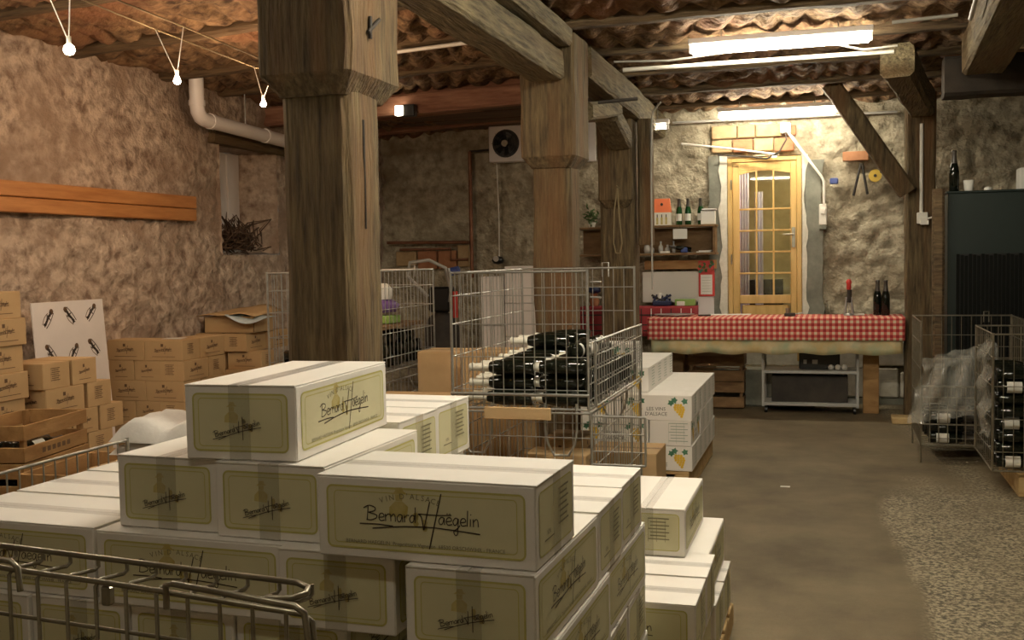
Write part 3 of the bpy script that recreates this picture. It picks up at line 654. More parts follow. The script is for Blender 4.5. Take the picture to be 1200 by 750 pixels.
cable('conduit', [(.757,10.06,2.62),(.757,10.06,1.84)], .016, 'cable_white', 'white upright conduit on the slim right post', 'conduit')
sk = thing('socket_box', 'white double socket at the foot of the conduit on the slim right post', 'socket', (.765,10.05,1.79)); MB().use('cable_white').bbox(-.045,.045,-.03,.03,-.05,.05,.006).build('box_body', sk); MB().use('cable_white').bbox(-.02,.05,-.05,-.028,-.06,.0,.004).build('plug', sk)
cable('cable', [(.80,10.0,1.78),(.95,9.9,1.83),(1.12,9.6,1.93)], .009, 'cable_white', 'pale cable from the double socket up to the green cabinet')
wbx = MB().use('brick_red').bbox(.10,.34,10.90,10.97,2.39,2.48,.004).build('wall_board'); tag(wbx, 'small brown board nailed to the back wall above the iron hooks', 'board')
hk = thing('iron_tongs', 'pair of long rusty iron tongs hanging under the small brown board', 'tool'); MB().use('dark_stuff').rod((.27,10.9,2.36),(.20,10.9,2.05),.012,6).build('arm', hk); MB().use('dark_stuff').rod((.28,10.9,2.36),(.33,10.9,2.06),.012,6).build('arm', hk)
yd = thing('tape_reel', 'round yellow disc hanging on the back wall beside the tongs', 'reel', (.40,10.9,2.235)); MB().use('yellow_plastic').rod((0,0,0),(0,-.03,0),.06,18).build('disc', yd); MB().use('dark_stuff').rod((0,-.03,0),(0,-.035,0),.015,10).build('hub', yd)
bh = MB().use('blue_plastic').bbox(-.02,.06,10.9,10.95,2.17,2.23,.01).build('blue_clip'); tag(bh, 'small blue plastic clip on the stone wall right of the door', 'clip')
so = thing('sensor_lamp', 'small white and black emergency light on the reddish cross beam', 'lamp', (-3.45,8.37,2.76)); MB().use('black_plastic').bbox(-.02,.10,-.03,.04,-.05,.05,.006).build('housing', so); MB().use('halogen_dim').bbox(-.07,.0,-.045,.0,-.04,.04,.004).build('lens', so)
o = MB().use('white_paint').bbox(-2.52,-2.36,10.90,10.94,2.50,2.95,.004).build('shutter_panel'); tag(o, 'narrow bright white panel on the back wall between second and third posts', 'panel')
wr = MB().use('cable_white').path([(-2.42,4.45,2.2),(-2.42,4.45,1.6)], .006, 5) if 0 else None

# ================================================================ cartons
ORD = ['first','second','third','fourth','fifth','sixth','seventh','eighth','ninth']
def table_print(P, u, v, wd, h, mt, l):
    for i in range(7): P.rect(u-wd/2+(.1*wd if i%3 else 0), u+wd/2-(.15*wd if i%2 else 0), v+h/2-h*i/7-.004, v+h/2-h*i/7, mt, l)
    for x in (-.5,-.1,.3): P.rect(u+x*wd, u+x*wd+.0012, v-h/2, v+h/2, mt, l)
def white_carton():
    L,W,H = .50,.275,.170
    t = thing('wine_carton', 'x', 'carton')
    MB().use('carton_white').bbox(-L/2,L/2,-W/2,W/2,0,H-.003,.003).build('carton_body', t)
    for s in (-1,1): MB().use('carton_white').bbox(-L/2-.0015,L/2+.0015,min(0,s*W/2)+.0012,max(0,s*W/2)-.0012,H-.0035,H,.001).build('top_flap', t)
    b = MB().use('tape_clear'); b.box(-L/2-.002,L/2+.002,-.024,.024,H,H+.0004)
    b.build('top_tape', t)
    b = MB().use('tape')
    for s in (-1,1): b = MB().use('tape'); x = s*(L/2+.0022); b.box(min(x,x+s*.0004),max(x,x+s*.0004),-.026,.026,0,H); b.build('end_tape', t)
    def long_face(s):
        b = MB(); P = Print(b, (0,s*W/2,H/2), (-s,0,0), (0,0,1)); P.rrect(-.228,.228,-.066,.066,.014,'panel_print',.0005)
        P.frame(-.228,.228,-.066,.066,.014,.0042,'frame_print',.0008); P.frame(-.210,.210,-.055,.055,.010,.0020,'frame_print',.0008); figure(P,-.055,.022,.0150,.0010)
        p = b.build('printed_panel', t); b = MB(); P = Print(b, (0,s*W/2,H/2), (-s,0,0), (0,0,1))
        P.arc_text("VIN D'ALSACE", -.030,.044,.0165,.20,'ink_grey',.0014,.0118)
        signature(P, .0,-.004,.0152,'ink',.0014,.0022); P.text("BERNARD HAEGELIN  Propriétaire Vigneron  68500 ORSCHWIHR - FRANCE", 0,-.0535,.0112,'ink_grey',.0014)
        b.build('lettering', p)
    long_face(-1); long_face(1)
    # signature end (-x)
    b = MB(); P = Print(b, (-L/2,0,H/2), (0,-1,0), (0,0,1)); P.rrect(-.118,.118,-.066,.066,.014,'panel_print',.0005); P.frame(-.118,.118,-.066,.066,.014,.0042,'frame_print',.0008); P.frame(-.104,.104,-.055,.055,.010,.0020,'frame_print',.0008); figure(P,-.02,.012,.0115,.0010)
    p = b.build('printed_panel', t); b = MB(); P = Print(b, (-L/2,0,H/2), (0,-1,0), (0,0,1)); signature(P, -.004,-.018,.0068,'ink',.0030,.0014,tilt=.26); b.build('lettering', p)
    # address end (+x)
    b = MB(); P = Print(b, (L/2,0,H/2), (0,1,0), (0,0,1)); P.rrect(-.118,.118,-.066,.066,.014,'panel_print',.0005); P.frame(-.118,.118,-.066,.066,.014,.003,'frame_print',.0008)
    p = b.build('printed_panel', t); b = MB(); P = Print(b, (L/2,0,H/2), (0,1,0), (0,0,1)); table_print(P,.045,.008,.075,.085,'ink_grey',.0030)
    P.text('VIN', -.055,-.030,.016,'ink_grey',.0014); P.rect(-.085,-.02,-.040,-.037,'ink_grey',.0014); b.build('lettering', p)
    return t
def brown_carton():
    L,W,H = .30,.205,.140
    t = thing('brown_carton', 'x', 'carton')
    MB().use('carton_brown').bbox(-L/2,L/2,-W/2,W/2,0,H-.002,.003).build('carton_body', t)
    for s in (-1,1): MB().use('carton_brown').bbox(-L/2,L/2,min(0,s*W/2)+.001,max(0,s*W/2)-.001,H-.0025,H,.001).build('top_flap', t)
    b = MB()
    for s in (-1,1):
        P = Print(b, (0,s*W/2,H/2), (-s,0,0), (0,0,1)); signature(P,0,.0,.0078,'brown_ink',.0010,.0028,tilt=.08); P.rect(-.02,.0,.025,.045,'brown_ink',.0008); P.rect(-.09,.09,-.045,-.0415,'brown_ink',.0010)
    P = Print(b, (-L/2,0,H/2), (0,-1,0), (0,0,1)); signature(P,0,.0,.0052,'brown_ink',.0010,.0022,tilt=.15); P.rect(-.015,.0,.022,.04,'brown_ink',.0008); P.rect(-.05,.05,-.045,-.042,'brown_ink',.001)
    P = Print(b, (L/2,0,H/2), (0,1,0), (0,0,1)); table_print(P,-.01,.005,.07,.075,'brown_ink',.0010)
    b.build('lettering', t)
    return t
def grape_carton():
    L,W,H = .44,.262,.159
    t = thing('grape_carton', 'x', 'carton')
    MB().use('carton_white').bbox(-L/2,L/2,-W/2,W/2,0,H-.002,.003).build('carton_body', t)
    for s in (-1,1): MB().use('carton_white').bbox(-L/2,L/2,min(0,s*W/2)+.001,max(0,s*W/2)-.001,H-.0025,H,.001).build('top_flap', t)
    def bunch(P, u, v, s, l):
        P.b.use('grape_yellow')
        for i, row in enumerate((3,4,4,3,2,1)):
            for k in range(row):
                cu = u+((k-(row-1)/2)*.0125 + i*.003)*s; cv = v+(.012-i*.0105)*s
                P.b.poly([P.P(cu+.0072*s*math.cos(a), cv+.0072*s*math.sin(a), l+.0002*(k%2)) for a in [q*PI/3 for q in range(6)]])
        P.b.use('leaf_green')
        for du, dv, r0 in ((-.034,.022,.4),(.030,.030,1.2),(-.018,.034,2.0)):
            P.b.poly([P.P(u+(du+(.017 if q%2 else .010)*math.cos(r0+q*PI/5))*s, v+(dv+(.017 if q%2 else .010)*math.sin(r0+q*PI/5))*s, l+.0006) for q in range(10)])
    for s in (-1,1):
        b = MB(); P = Print(b, (0,s*W/2,H/2), (-s,0,0), (0,0,1)); bunch(P,-.135,.002,1.35,.0006); p = b.build('grape_print', t); b = MB(); P = Print(b, (0,s*W/2,H/2), (-s,0,0), (0,0,1)); bunch(P,.135,.002,1.35,.0006); b.build('grape_print', t)
        b = MB(); P = Print(b, (0,s*W/2,H/2), (-s,0,0), (0,0,1)); P.text('LES VINS', -.005,-.018,.032,'ink_soft',.0012); P.text("D'ALSACE", -.005,-.050,.032,'ink_soft',.0012); b.build('lettering', p)
    b = MB(); P = Print(b, (L/2,0,H/2), (0,1,0), (0,0,1)); table_print(P,.05,.0,.12,.13,'ink_green',.0010); b.build('address_print', t)
    b = MB(); P = Print(b, (-L/2,0,H/2), (0,-1,0), (0,0,1)); bunch(P,0,.005,1.2,.0006); b.build('grape_print', t)
    return t
def pallet(x0,x1,y0,y1,h,label,z=0):
    t = thing('pallet', label, 'pallet', (x0,y0,z), group='wooden pallets'); lx, ly = x1-x0, y1-y0; d = h*.16; n = 6
    for i in range(n): yy = ly*i/(n-.0)+.01; MB().use('pallet_wood').bbox(0,lx,yy,yy+ly/n*.72,h-d,h,.003).build('deck_board', t)
    for i in range(3):
        xx = (lx-.09)*i/2; MB().use('pallet_wood').bbox(xx,xx+.09,0,ly,d,h-d,.003).build('bearer', t); MB().use('pallet_wood').bbox(xx,xx+.09,0,ly,0,d-.001,.003).build('bottom_board', t)
    return t
WC, BC, GC = white_carton(), brown_carton(), grape_carton()
jr = random.Random(11)
def jit(a=.012): return jr.uniform(-a, a)
HP = PI/2
# ---- the big pile in front: rows counted from the top; z of each row's base
ZB = {0:1.0605, 1:.889, 2:.7175, 3:.546, 4:.3745, 5:.203}
big = [
 (0,-1.275,2.335,HP+.035,'white wine carton lying alone on the very top of the front pile'),
 (1,-1.46,2.33,HP-.04,'white carton at the left end of the top row, under the lone carton'),
 (1,-1.18,2.30,HP-.03,'white carton of the top row, between its left end carton and the wide signed one'),
 (1,-.785,2.10,-.035,'wide white carton at the front right of the top row with the large clear signature'),
 (1,-1.38,2.80,-.03,'white carton behind the lone top carton, nearer of two with ends turned right'),
 (1,-1.38,3.085,-.03,'white carton behind the lone top carton, further of two with ends turned right'),
 (2,-1.905,2.205,-.04,'white carton at the left edge of the picture, long signed side to the viewer'),
 (2,-1.90,2.495,-.03,'white carton just behind the leftmost front carton, its bare top showing'),
 (2,-1.90,2.785,-.03,'white carton third back on the left of the pile, its top showing'),
 (2,-1.90,3.075,-.03,'white carton fourth back on the left of the pile, beside the foam packing'),
 (2,-1.385,2.17,-.035,'long signed side of a white carton right under the two small signed ends'),
 (2,-1.385,2.46,-.02,'white carton hidden inside the front pile, second row, left middle'),
 (2,-1.385,2.75,-.02,'white carton hidden inside the second row, under the nearer right-turned carton'),
 (2,-1.385,3.04,-.02,'white carton hidden inside the second row, under the further right-turned carton'),
 (2,-1.00,2.25,HP-.03,'white carton with small signed end in the second row, left of the dark gap'),
 (2,-.68,2.19,HP-.03,'white carton with small signed end right of the dark gap, under the wide one'),
 (2,-.785,2.60,-.02,'white carton on the right flank of the second row, nearer of two address ends'),
 (2,-.785,2.885,-.02,'white carton on the right flank of the second row, further of two address ends'),
 (3,-.672,2.30,HP-.02,'white carton on the right flank of the third row, nearer long signed side'),
 (3,-.672,2.815,HP-.02,'white carton on the right flank of the third row, further long signed side'),
 (3,-1.14,2.30,HP-.03,'white carton end in the third row, straight left of the dark gap'),
 (3,-1.418,2.30,HP-.03,'white carton end in the third row, second from the left behind the wire rails'),
 (3,-1.697,2.30,HP-.03,'white carton end in the third row, leftmost full one behind the wire rails'),
 (3,-1.976,2.30,HP-.03,'white carton end in the third row at the left edge of the picture'),
 (3,-1.14,2.82,HP,'white carton hidden in the third row behind the front ends, right'),
 (3,-1.50,2.82,HP,'white carton hidden in the third row behind the front ends, middle'),
 (3,-1.88,2.82,HP,'white carton hidden in the third row behind the front ends, left'),
 (4,-.785,2.66,0,'white carton on the right flank of the fourth row, nearer address end'),
 (4,-.785,2.95,0,'white carton on the right flank of the fourth row, further address end'),
 (4,-.785,2.37,0,'white carton at the right corner of the fourth row'),
 (4,-1.31,2.37,0,'white carton in the fourth row, middle, below the frame'),
 (4,-1.83,2.37,0,'white carton in the fourth row, left, below the frame'),
 (4,-1.31,2.95,0,'white carton in the back of the fourth row, middle'),
 (4,-1.83,2.95,0,'white carton in the back of the fourth row, left'),
 (5,-.672,2.35,HP,'white carton on the right flank of the bottom row, nearer'),
 (5,-.672,2.865,HP,'white carton on the right flank of the bottom row, further'),
 (5,-1.20,2.37,0,'white carton in the front of the bottom row, middle'),
 (5,-1.83,2.37,0,'white carton in the front of the bottom row, left'),
 (5,-1.20,2.95,0,'white carton in the back of the bottom row, middle'),
 (5,-1.83,2.95,0,'white carton in the back of the bottom row, left'),
]
for row, x, y, rz, lab in big:
    o = place(WC, (x,y,ZB[row]), rz, lab, 'signed white cartons of the front pile')
    if row == 0: o.scale = (1.07,1,1)
    elif 'large clear' in lab: o.scale = (.955,1,1)
    else: o.scale = (1,1,1)
pallet(-2.15,-.52,2.12,3.12,.2,'wooden pallet under the big front pile of white cartons')
# ---- second pile of signed cartons, on the aisle
for lay, x, y, rz, lab in [
 (2,-.63,3.93,-HP,'white carton on top of the aisle pile, address end to the viewer'),
 (1,-.665,3.30,0,'white carton in the middle row of the aisle pile, nearest of three'),
 (1,-.665,3.59,0,'white carton in the middle row of the aisle pile, second of three'),
 (1,-.555,3.99,HP,'white carton in the middle row of the aisle pile, furthest, long side to the aisle'),
 (1,-.86,3.99,HP,'white carton in the middle row of the aisle pile, behind the far one'),
 (0,-.545,3.42,HP,'white carton in the bottom row of the aisle pile, near long side'),
 (0,-.66,3.83,0,'white carton in the bottom row of the aisle pile, middle end'),
 (0,-.66,4.12,0,'white carton in the bottom row of the aisle pile, furthest end'),
 (0,-.84,3.42,HP,'white carton in the bottom row of the aisle pile, inner side')]:
    place(WC, (x,y,.101+lay*.1715), rz+jit(), lab, 'signed white cartons of the aisle pile')
pallet(-1.16,-.385,3.17,4.30,.10,'wooden pallet under the aisle pile, its pale corner sticking out')
# ---- grape cartons
for lay in (0,1,2):
    for k in range(5):
        if lay == 1 and k in (0,4): continue
        place(GC, (-1.06,6.735+.268*k+(.175 if lay==1 else 0),.145+.16*lay), jit(.008), f'grape-printed carton on the right flank, {("bottom","second","third")[lay]} layer up, {ORD[k]} from the front', 'grape-printed white cartons')
place(GC, (-.975,6.82,.305), -HP, 'grape-printed white carton in the middle layer with its address end to the viewer', 'grape-printed white cartons')
place(GC, (-1.335,6.735,.305), 0, 'grape-printed white carton with words to the viewer, left of the plain address end', 'grape-printed white cartons')
for lay in (0,2):
    place(GC, (-1.42,6.82,.145+.16*lay), HP, f'grape-printed carton at the left front, {"bottom" if lay==0 else "third"} layer up, behind the flap', 'grape-printed white cartons')
place(GC, (-1.42,7.32,.145), HP, 'grape-printed white carton at the left back of the bottom layer', 'grape-printed white cartons')
place(GC, (-1.42,7.34,.465), HP, 'grape-printed white carton at the left back of the third layer', 'grape-printed white cartons')
place(GC, (-1.42,7.28,.305), HP, 'grape-printed white carton at the left back of the second layer', 'grape-printed white cartons')
for k in range(4): place(GC, (-1.35,6.86+.268*k,.625), jit(.01), f'grape-printed white carton in the narrow fourth layer, {ORD[k]} from the front', 'grape-printed white cartons')
place(GC, (-1.42,6.745,.785), .02, 'grape-printed white carton on top of its pile, seen through the cage before the second post', 'grape-printed white cartons')
pallet(-1.62,-.86,6.60,7.98,.144,'wooden pallet under the grape-printed cartons')
# ---- brown cartons by the left wall
H = .1405
def bs(lab, items, z0, grp):
    for row, x, y, rz, what in items: place(BC, (x,y,z0+row*H), rz+jit(.02), f'brown carton {what} of {lab}', grp)
s1 = [(r, -4.165+.01*(r%2), 4.40+(.02 if r%2 else 0), HP if r%2 else (HP+PI), f'{ORD[8-r]} from the top') for r in range(9)]
bs('the tall left column', s1, .115, 'brown cartons in the tall left column')
pallet(-4.40,-3.98,4.22,4.66,.112,'low pallet under the tall left column of brown cartons')
s2 = []
for r in range(6):
    k = 5-r
    if k % 2 == 0: s2 += [(r,-4.15,4.72,0,f'in layer {k+1} down, nearer end'),(r,-4.15,4.94,PI,f'in layer {k+1} down, middle end'),(r,-4.15,5.16 if k else 5.3,0,f'in layer {k+1} down, far end')][:2 if k==0 else 3]
    else: s2 += [(r,-4.10,4.78,HP,f'in layer {k+1} down, near long side'),(r,-4.15,5.06,0,f'in layer {k+1} down, far end')]
def words(s):
    for i in range(1,8): s = s.replace(f'layer {i} down', f'the {ORD[i-1]} layer down')
    return s
bs('the short stack', [(a,b_,c,d,words(e)) for a,b_,c,d,e in s2], .145, 'brown cartons of the short stack')
pallet(-4.34,-3.96,4.60,5.30,.14,'low pallet under the short stack of brown cartons')
s3 = []
for r in range(7):
    k = 6-r
    if k % 2 == 0: s3 += [(r,-4.68,6.31,0,f'at the left front in layer {k+1} down'),(r,-4.375,6.31,0,f'at the right front in layer {k+1} down'),(r,-4.33,6.58,HP,f'behind the right front in layer {k+1} down')]
    else: s3 += [(r,-4.72,6.36,HP,f'small end left, layer {k+1} down'),(r,-4.51,6.36,HP,f'small end middle, layer {k+1} down'),(r,-4.325,6.36,-HP,f'address end right, layer {k+1} down'),(r,-4.38,6.63,0,f'right back, layer {k+1} down')]
bs('the broad stack', [(a,b_,c,d,words(e)) for a,b_,c,d,e in s3], .004, 'brown cartons of the broad stack')
for i, (x, y, lab) in enumerate(((-4.38,6.34,'white paper slip lying on the broad stack of brown cartons'),(-3.72,6.62,'white paper slip lying on the low brown stack beside the big post'))):
    pz = .004+7*H+.002 if i == 0 else .72+.002
    b = MB().use('paper'); b.add([(x-.07,y-.05,pz),(x+.08,y-.04,pz),(x+.07,y+.06,pz+.004),(x-.08,y+.05,pz)],[(0,1,2,3)]); b.add([(x-.07,y-.05,pz-.001),(x+.08,y-.04,pz-.001),(x+.07,y+.06,pz+.003),(x-.08,y+.05,pz-.001)],[(3,2,1,0)]); tag(b.build('paper_slip'), lab, 'paper')
s4 = []
for r in range(6):
    k = 5-r
    if k % 2 == 0: s4 += [(r,-4.68,7.36,HP,f'small end left, row {k+1} of the lower rows'),(r,-4.44,7.36,-HP,f'address end right, row {k+1} of the lower rows'),(r,-4.40,7.66,HP,f'right back, row {k+1} of the lower rows')]
    else: s4 += [(r,-4.66,7.40,HP,f'at the left, row {k+1} of the lower rows'),(r,-4.37,7.34,0,f'long side right, row {k+1} of the lower rows')]
def words2(s):
    for i in range(1,8): s = s.replace(f'row {i} of the lower rows', f'{ORD[i-1]} row under the open box')
    return s
bs('the niche stack', [(a,b_,c,d,words2(e)) for a,b_,c,d,e in s4], .115, 'brown cartons of the niche stack')
pallet(-4.80,-4.22,7.22,7.80,.112,'low pallet under the brown stack below the niche')
for k in range(4): place(BC, (-3.72,6.62,.158+H*k), .05*k, f'brown carton in the low stack beside the big post, {ORD[3-k]} from the top', 'brown cartons beside the big post')
place(BC, (-3.72,6.62,.0155), 0, 'brown carton at the very bottom of the low stack beside the big post', 'brown cartons beside the big post')
for k in range(4): place(BC, (-3.86,5.42,.02+H*k), .3, f'brown carton in the low stack right of the short stack, {ORD[3-k]} from the top', 'brown cartons right of the short stack')
# open box with its lid flap bent up
ob = thing('open_carton', 'open brown carton with a bent lid and pale blue paper hanging out', 'carton', (-4.52,7.42,.115+6*H))
b = MB().use('carton_brown'); b.bbox(-.22,.22,-.15,-.144,0,.13,.001); b.bbox(-.22,.22,.144,.15,0,.13,.001); b.bbox(-.22,-.214,-.15,.15,0,.13,.001); b.bbox(.214,.22,-.15,.15,0,.13,.001); b.bbox(-.22,.22,-.15,.15,0,.006,.001); b.build('carton_body', ob)
b = MB().use('carton_brown')
g = [( -.26+.52*i/8, -.20+.42*j/5, .135+.055*math.sin(i/8*2.6)*(.3+j/5)+.01*math.sin(i*1.3)) for j in range(6) for i in range(9)]
b.add(g, [(j*9+i,j*9+i+1,(j+1)*9+i+1,(j+1)*9+i) for j in range(5) for i in range(8)], True); o = b.build('lid_flap', ob); md = o.modifiers.new('s','SOLIDIFY'); md.thickness = .005
b = MB().use('paper_blue')
g = [(.02+.36*i/8, -.24+.16*j/4, .150-.06*abs(math.sin(i/8*PI))*(1-j/4)-.02*(i/8)) for j in range(5) for i in range(9)]
b.add(g, [(j*9+i,j*9+i+1,(j+1)*9+i+1,(j+1)*9+i) for j in range(4) for i in range(8)], True); o = b.build('blue_paper', ob); md = o.modifiers.new('s','SOLIDIFY'); md.thickness = .002
# printed white board leaning on the wall
wb2 = thing('printed_board', 'white board printed with six small dark bottle marks, leaning on the left wall', 'board', (-4.60,5.66,.02))
mt4 = Matrix.Rotation(math.radians(-4),4,'Y')
MB().use('white_paint').bbox(-.006,.006,-.33,.33,0,1.265,.002, mt4).build('board', wb2)
b = MB(); Ux = Vector((0,1,0)); Vx = mt4.to_3x3()@Vector((0,0,1)); P = Print(b, mt4@Vector((.0062,0,1.0)), Ux, Vx)
for i, (u, v, a) in enumerate(((-.20,.16,.9),(.0,.17,2.3),(.20,.18,.8),(-.20,-.06,2.2),(.0,-.07,.9),(.20,-.05,2.3))):
    c, s_ = math.cos(a), math.sin(a)
    def T(x, y): return (u+x*c-y*s_, v+x*s_+y*c)
    b.use('brown_ink'); b.poly([P.P(*T(.055+.02*math.cos(q*PI/4),.018*math.sin(q*PI/4)),.0006) for q in range(8)])
    signature(P,u,v,.0062,'ink',.0009,.0060,tilt=a); P.stroke([T(-.06,-.02),T(0,-.026),T(.06,-.02)],.006,'ink',.0009); P.stroke([T(-.06,.02),T(-.01,.03),T(.03,.02)],.005,'brown_ink',.0009)
b.build('printed_marks', wb2)

# ================================================================ crates
def crate(mt='crate_wood', L=.58, W=.345, Hc=.18, text=True):
    t = thing('wooden_crate', 'x', 'crate')
    for s in (-1,1):
        for (a, c) in ((0,.42),(.58,1)): 
            MB().use(mt).bbox(-L/2,L/2,s*W/2-(.012 if s>0 else 0),s*W/2+(0 if s>0 else .012),Hc*a+.004,Hc*c,.002).build('slat', t)
    for s in (-1,1):
        for (a, c) in ((0,.42),(.58,1)): MB().use(mt).bbox(s*L/2-(.014 if s>0 else 0),s*L/2+(0 if s>0 else .014),-W/2+.012,W/2-.012,Hc*a+.004,Hc*c,.002).build('end_slat', t)
    for sx in (-1,1):
        for sy in (-1,1): x=sx*(L/2-.03); y=sy*(W/2-.024); MB().use(mt).box(x-.014,x+.014,y-.011,y+.011,.004,Hc-.004).build('corner_post', t)
    for i in range(3): y0=-W/2+.01+i*(W-.02)/3; MB().use(mt).bbox(-L/2+.012,L/2-.012,y0,y0+(W-.04)/3,0,.008,.001).build('bottom_slat', t)
    if text:
        b = MB(); P = Print(b,(0,-W/2,Hc*.22),(1,0,0),(0,0,1)); 
        for i in range(6): P.rect(-.14+.045*i,-.14+.045*i+.03,-.012,.012,'brown_ink',.0006)
        b.build('burnt_lettering', t)
    return t
CR = crate(); CD = crate('crate_dark', .54, .33, .255, False); 
ca_ = math.radians(97)
for k, lab in enumerate(('lowest wooden crate of the stack with the open one','third wooden crate down, under the open one and the one below it','second wooden crate down, just under the open crate','open wooden crate on top of its stack before the brown cartons, dark bottles in it')):
    place(CR, (-3.86,4.31,.03+.182*k), ca_+(.02*k), lab, 'pine crates at the left')
for k, lab in enumerate(('lowest wooden crate of the right hand crate stack','middle wooden crate of the right hand crate stack','top wooden crate of the right hand crate stack, seen through the wire rail')):
    place(CR, (-3.36,4.16,.03+.182*k), ca_-.04, lab, 'pine crates at the left')
for k, lab in enumerate(('lowest wooden crate of the near left stack','second wooden crate from the floor in the near left stack','third wooden crate from the floor in the near left stack','top wooden crate of the near left stack, cut by the picture edge')):
    place(CR, (-3.90,3.62,.03+.182*k), ca_, lab, 'pine crates at the left')
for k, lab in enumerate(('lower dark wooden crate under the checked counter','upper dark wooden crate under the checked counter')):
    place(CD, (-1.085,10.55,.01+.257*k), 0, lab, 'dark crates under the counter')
pallet(-4.10,-3.17,3.3,4.65,.028,'thin boards under the pine crates')

# ================================================================ bottles
PROF = [(0,.0),(.034,.0),(.038,.004),(.0385,.15),(.034,.19),(.024,.225),(.0165,.26),(.0145,.30),(.016,.305),(.016,.318),(.0135,.322),(0,.322)]
def bottle(nm, glass, cap, label, lab, lying=False):
    t = thing(nm, lab, 'bottle')
    R = Matrix.Rotation(HP,4,'Y') if lying else None     # lying: neck along +x ; base at origin
    T = (Matrix.Translation((0,0,.0385)) @ R) if lying else None
    MB().use(glass).lathe(PROF, 12, T).build('glass', t)
    MB().use(cap).lathe([(.0250,.222),(.0195,.2605),(.0180,.30),(.0195,.3045),(.0195,.319),(.0165,.3235),(0,.3235)], 12, T).build('capsule', t)
    if label:
        b = MB().use(label); n=10; R0=.0389; 
        vs=[]; 
        for z in (.05,.135):
            for j in range(n+1): a=-1.1+2.2*j/n-HP; v=Vector((R0*math.cos(a),R0*math.sin(a),z)); vs.append(T@v if T else v)
        b.add(vs,[(j,j+1,n+2+j,n+1+j) for j in range(n)],True); b.build('bottle_label', t)
    return t
BL = bottle('lying_bottle','bottle_glass','capsule_white',None,'x',True)
BP = bottle('lying_bottle','bottle_glass','capsule_dark','paper','x',True)
BD = bottle('lying_bottle','bottle_glass','capsule_dark',None,'x',True)
BS = bottle('wine_bottle','bottle_glass','capsule_dark',None,'x')
BG = bottle('wine_bottle','bottle_green','capsule_dark','paper','x')

# ================================================================ wire cages
def panel(name, parent, a, c, z0, z1, nv, hs, r=.0028, rf=.0055, mt='steel_wire'):
    """upright wire panel from a=(x,y) to c=(x,y)"""
    a, c = Vector((*a,0)), Vector((*c,0)); b = MB().use(mt); up = Vector((0,0,1))
    for z in (z0, z1): b.rod(a+up*z, c+up*z, rf, 6)
    for q in (a, c): b.rod(q+up*z0, q+up*z1, rf, 6)
    for i in range(1, nv): q = a.lerp(c, i/nv); b.rod(q+up*z0, q+up*z1, r, 4, cap=False)
    for h in hs: b.rod(a+up*h, c+up*h, r*1.15, 4, cap=False)
    return b.build(name, parent)
def cage(label, x0,x1,y0,y1,z0,z1, onfloor=False, back='full', front='full', right='full', nvx=13, nvy=20, mt='steel_wire', feet=.0, latch=True, group='galvanised wire cages'):
    t = thing('wire_cage', label, 'cage', (0,0,0), group=group); h = z1-z0
    hs = lambda zz0, zz1: [zz0+(zz1-zz0)*k for k in (.14,.38,.62,.83)]
    def side(nm, a, c, nv, mode):
        if mode == 'full': panel(nm, t, a, c, z0, z1, nv, hs(z0,z1), mt=mt)
        elif mode == 'half':
            zm = z0+h*.48; panel(nm, t, a, c, z0, zm, nv, hs(z0,zm), mt=mt)
            # dropped flap hangs doubled on the outside
            d = Vector((c[1]-a[1], -(c[0]-a[0]))).normalized()*.035; a2 = (a[0]+d.x, a[1]+d.y); c2 = (c[0]+d.x, c[1]+d.y)
            panel('drop_flap', t, a2, c2, z0+.02, zm+.01, nv, hs(z0,zm)[1:], mt=mt)
    side('front_panel', (x0,y0), (x1,y0), nvx, front); side('back_panel', (x0,y1), (x1,y1), nvx-2, back)
    side('left_panel', (x0,y0), (x0,y1), nvy, 'full'); side('right_panel', (x1,y0), (x1,y1), nvy, right)
    b = MB().use(mt)
    for i in range(9): x = x0+(x1-x0)*i/8; b.rod((x,y0,z0),(x,y1,z0),.004,4,cap=False)
    for i in range(11): y = y0+(y1-y0)*i/10; b.rod((x0,y,z0+.004),(x1,y,z0+.004),.0035,4,cap=False)
    b.build('base_grid', t)
    for x in (x0,x1):
        for y in (y0,y1): MB().use(mt).rod((x,y,.002 if onfloor else z0-.0),(x,y,z1+.008),.0068,8).build('corner_post', t)
    if latch:
        for xx in (x0+(x1-x0)*.75,): b = MB().use(mt); b.path([(xx-.018,y1,z1-.05),(xx-.018,y1,z1+.03),(xx+.018,y1,z1+.03),(xx+.018,y1,z1-.05)],.004,5); b.build('latch', t)
        b = MB().use(mt); b.path([(x1+.01,y0+.02,z1-.05),(x1+.06,y0+.02,z1-.05)],.004,5); b.path([(x1+.01,y0+.02,z1-.12),(x1+.06,y0+.02,z1-.12)],.004,5); b.build('latch', t)
    if feet:
        for x in (x0+.12, x1-.13):
            for y in (y0-.012, y1+.012):
                b = MB().use(mt); w_ = .075; z = z0+.03
                b.path([(x-w_,y,z),(x-w_,y,z0-feet*.45),(x-w_*.85,y,z0-feet*.75),(x-w_*.45,y,z0-feet),(x+w_*.45,y,z0-feet),(x+w_*.85,y,z0-feet*.75),(x+w_,y,z0-feet*.45),(x+w_,y,z)],.0065,6); b.build('foot_loop', t)
    return t
cage('upper wire cage in the middle holding dark bottles, its right flap let down', -1.725,-1.065,4.70,5.90,.800,1.437, right='half', feet=.21)
lc = cage('lower wire cage under the bottle cage, holding brown cartons', -1.745,-1.045,4.66,5.94,.13,.79, onfloor=True, nvx=16)
panel('drop_flap', lc, (-1.045,4.66), (-.80,4.66), .56,.78, 4, [.62,.70])
cage('upper wire cage behind the big post, holding bottles and bags', -3.30,-2.68,5.75,6.95,.80,1.437, feet=.2)
cage('lower wire cage behind the big post, nearly hidden', -3.32,-2.66,5.72,6.98,.12,.74, onfloor=True, latch=False)
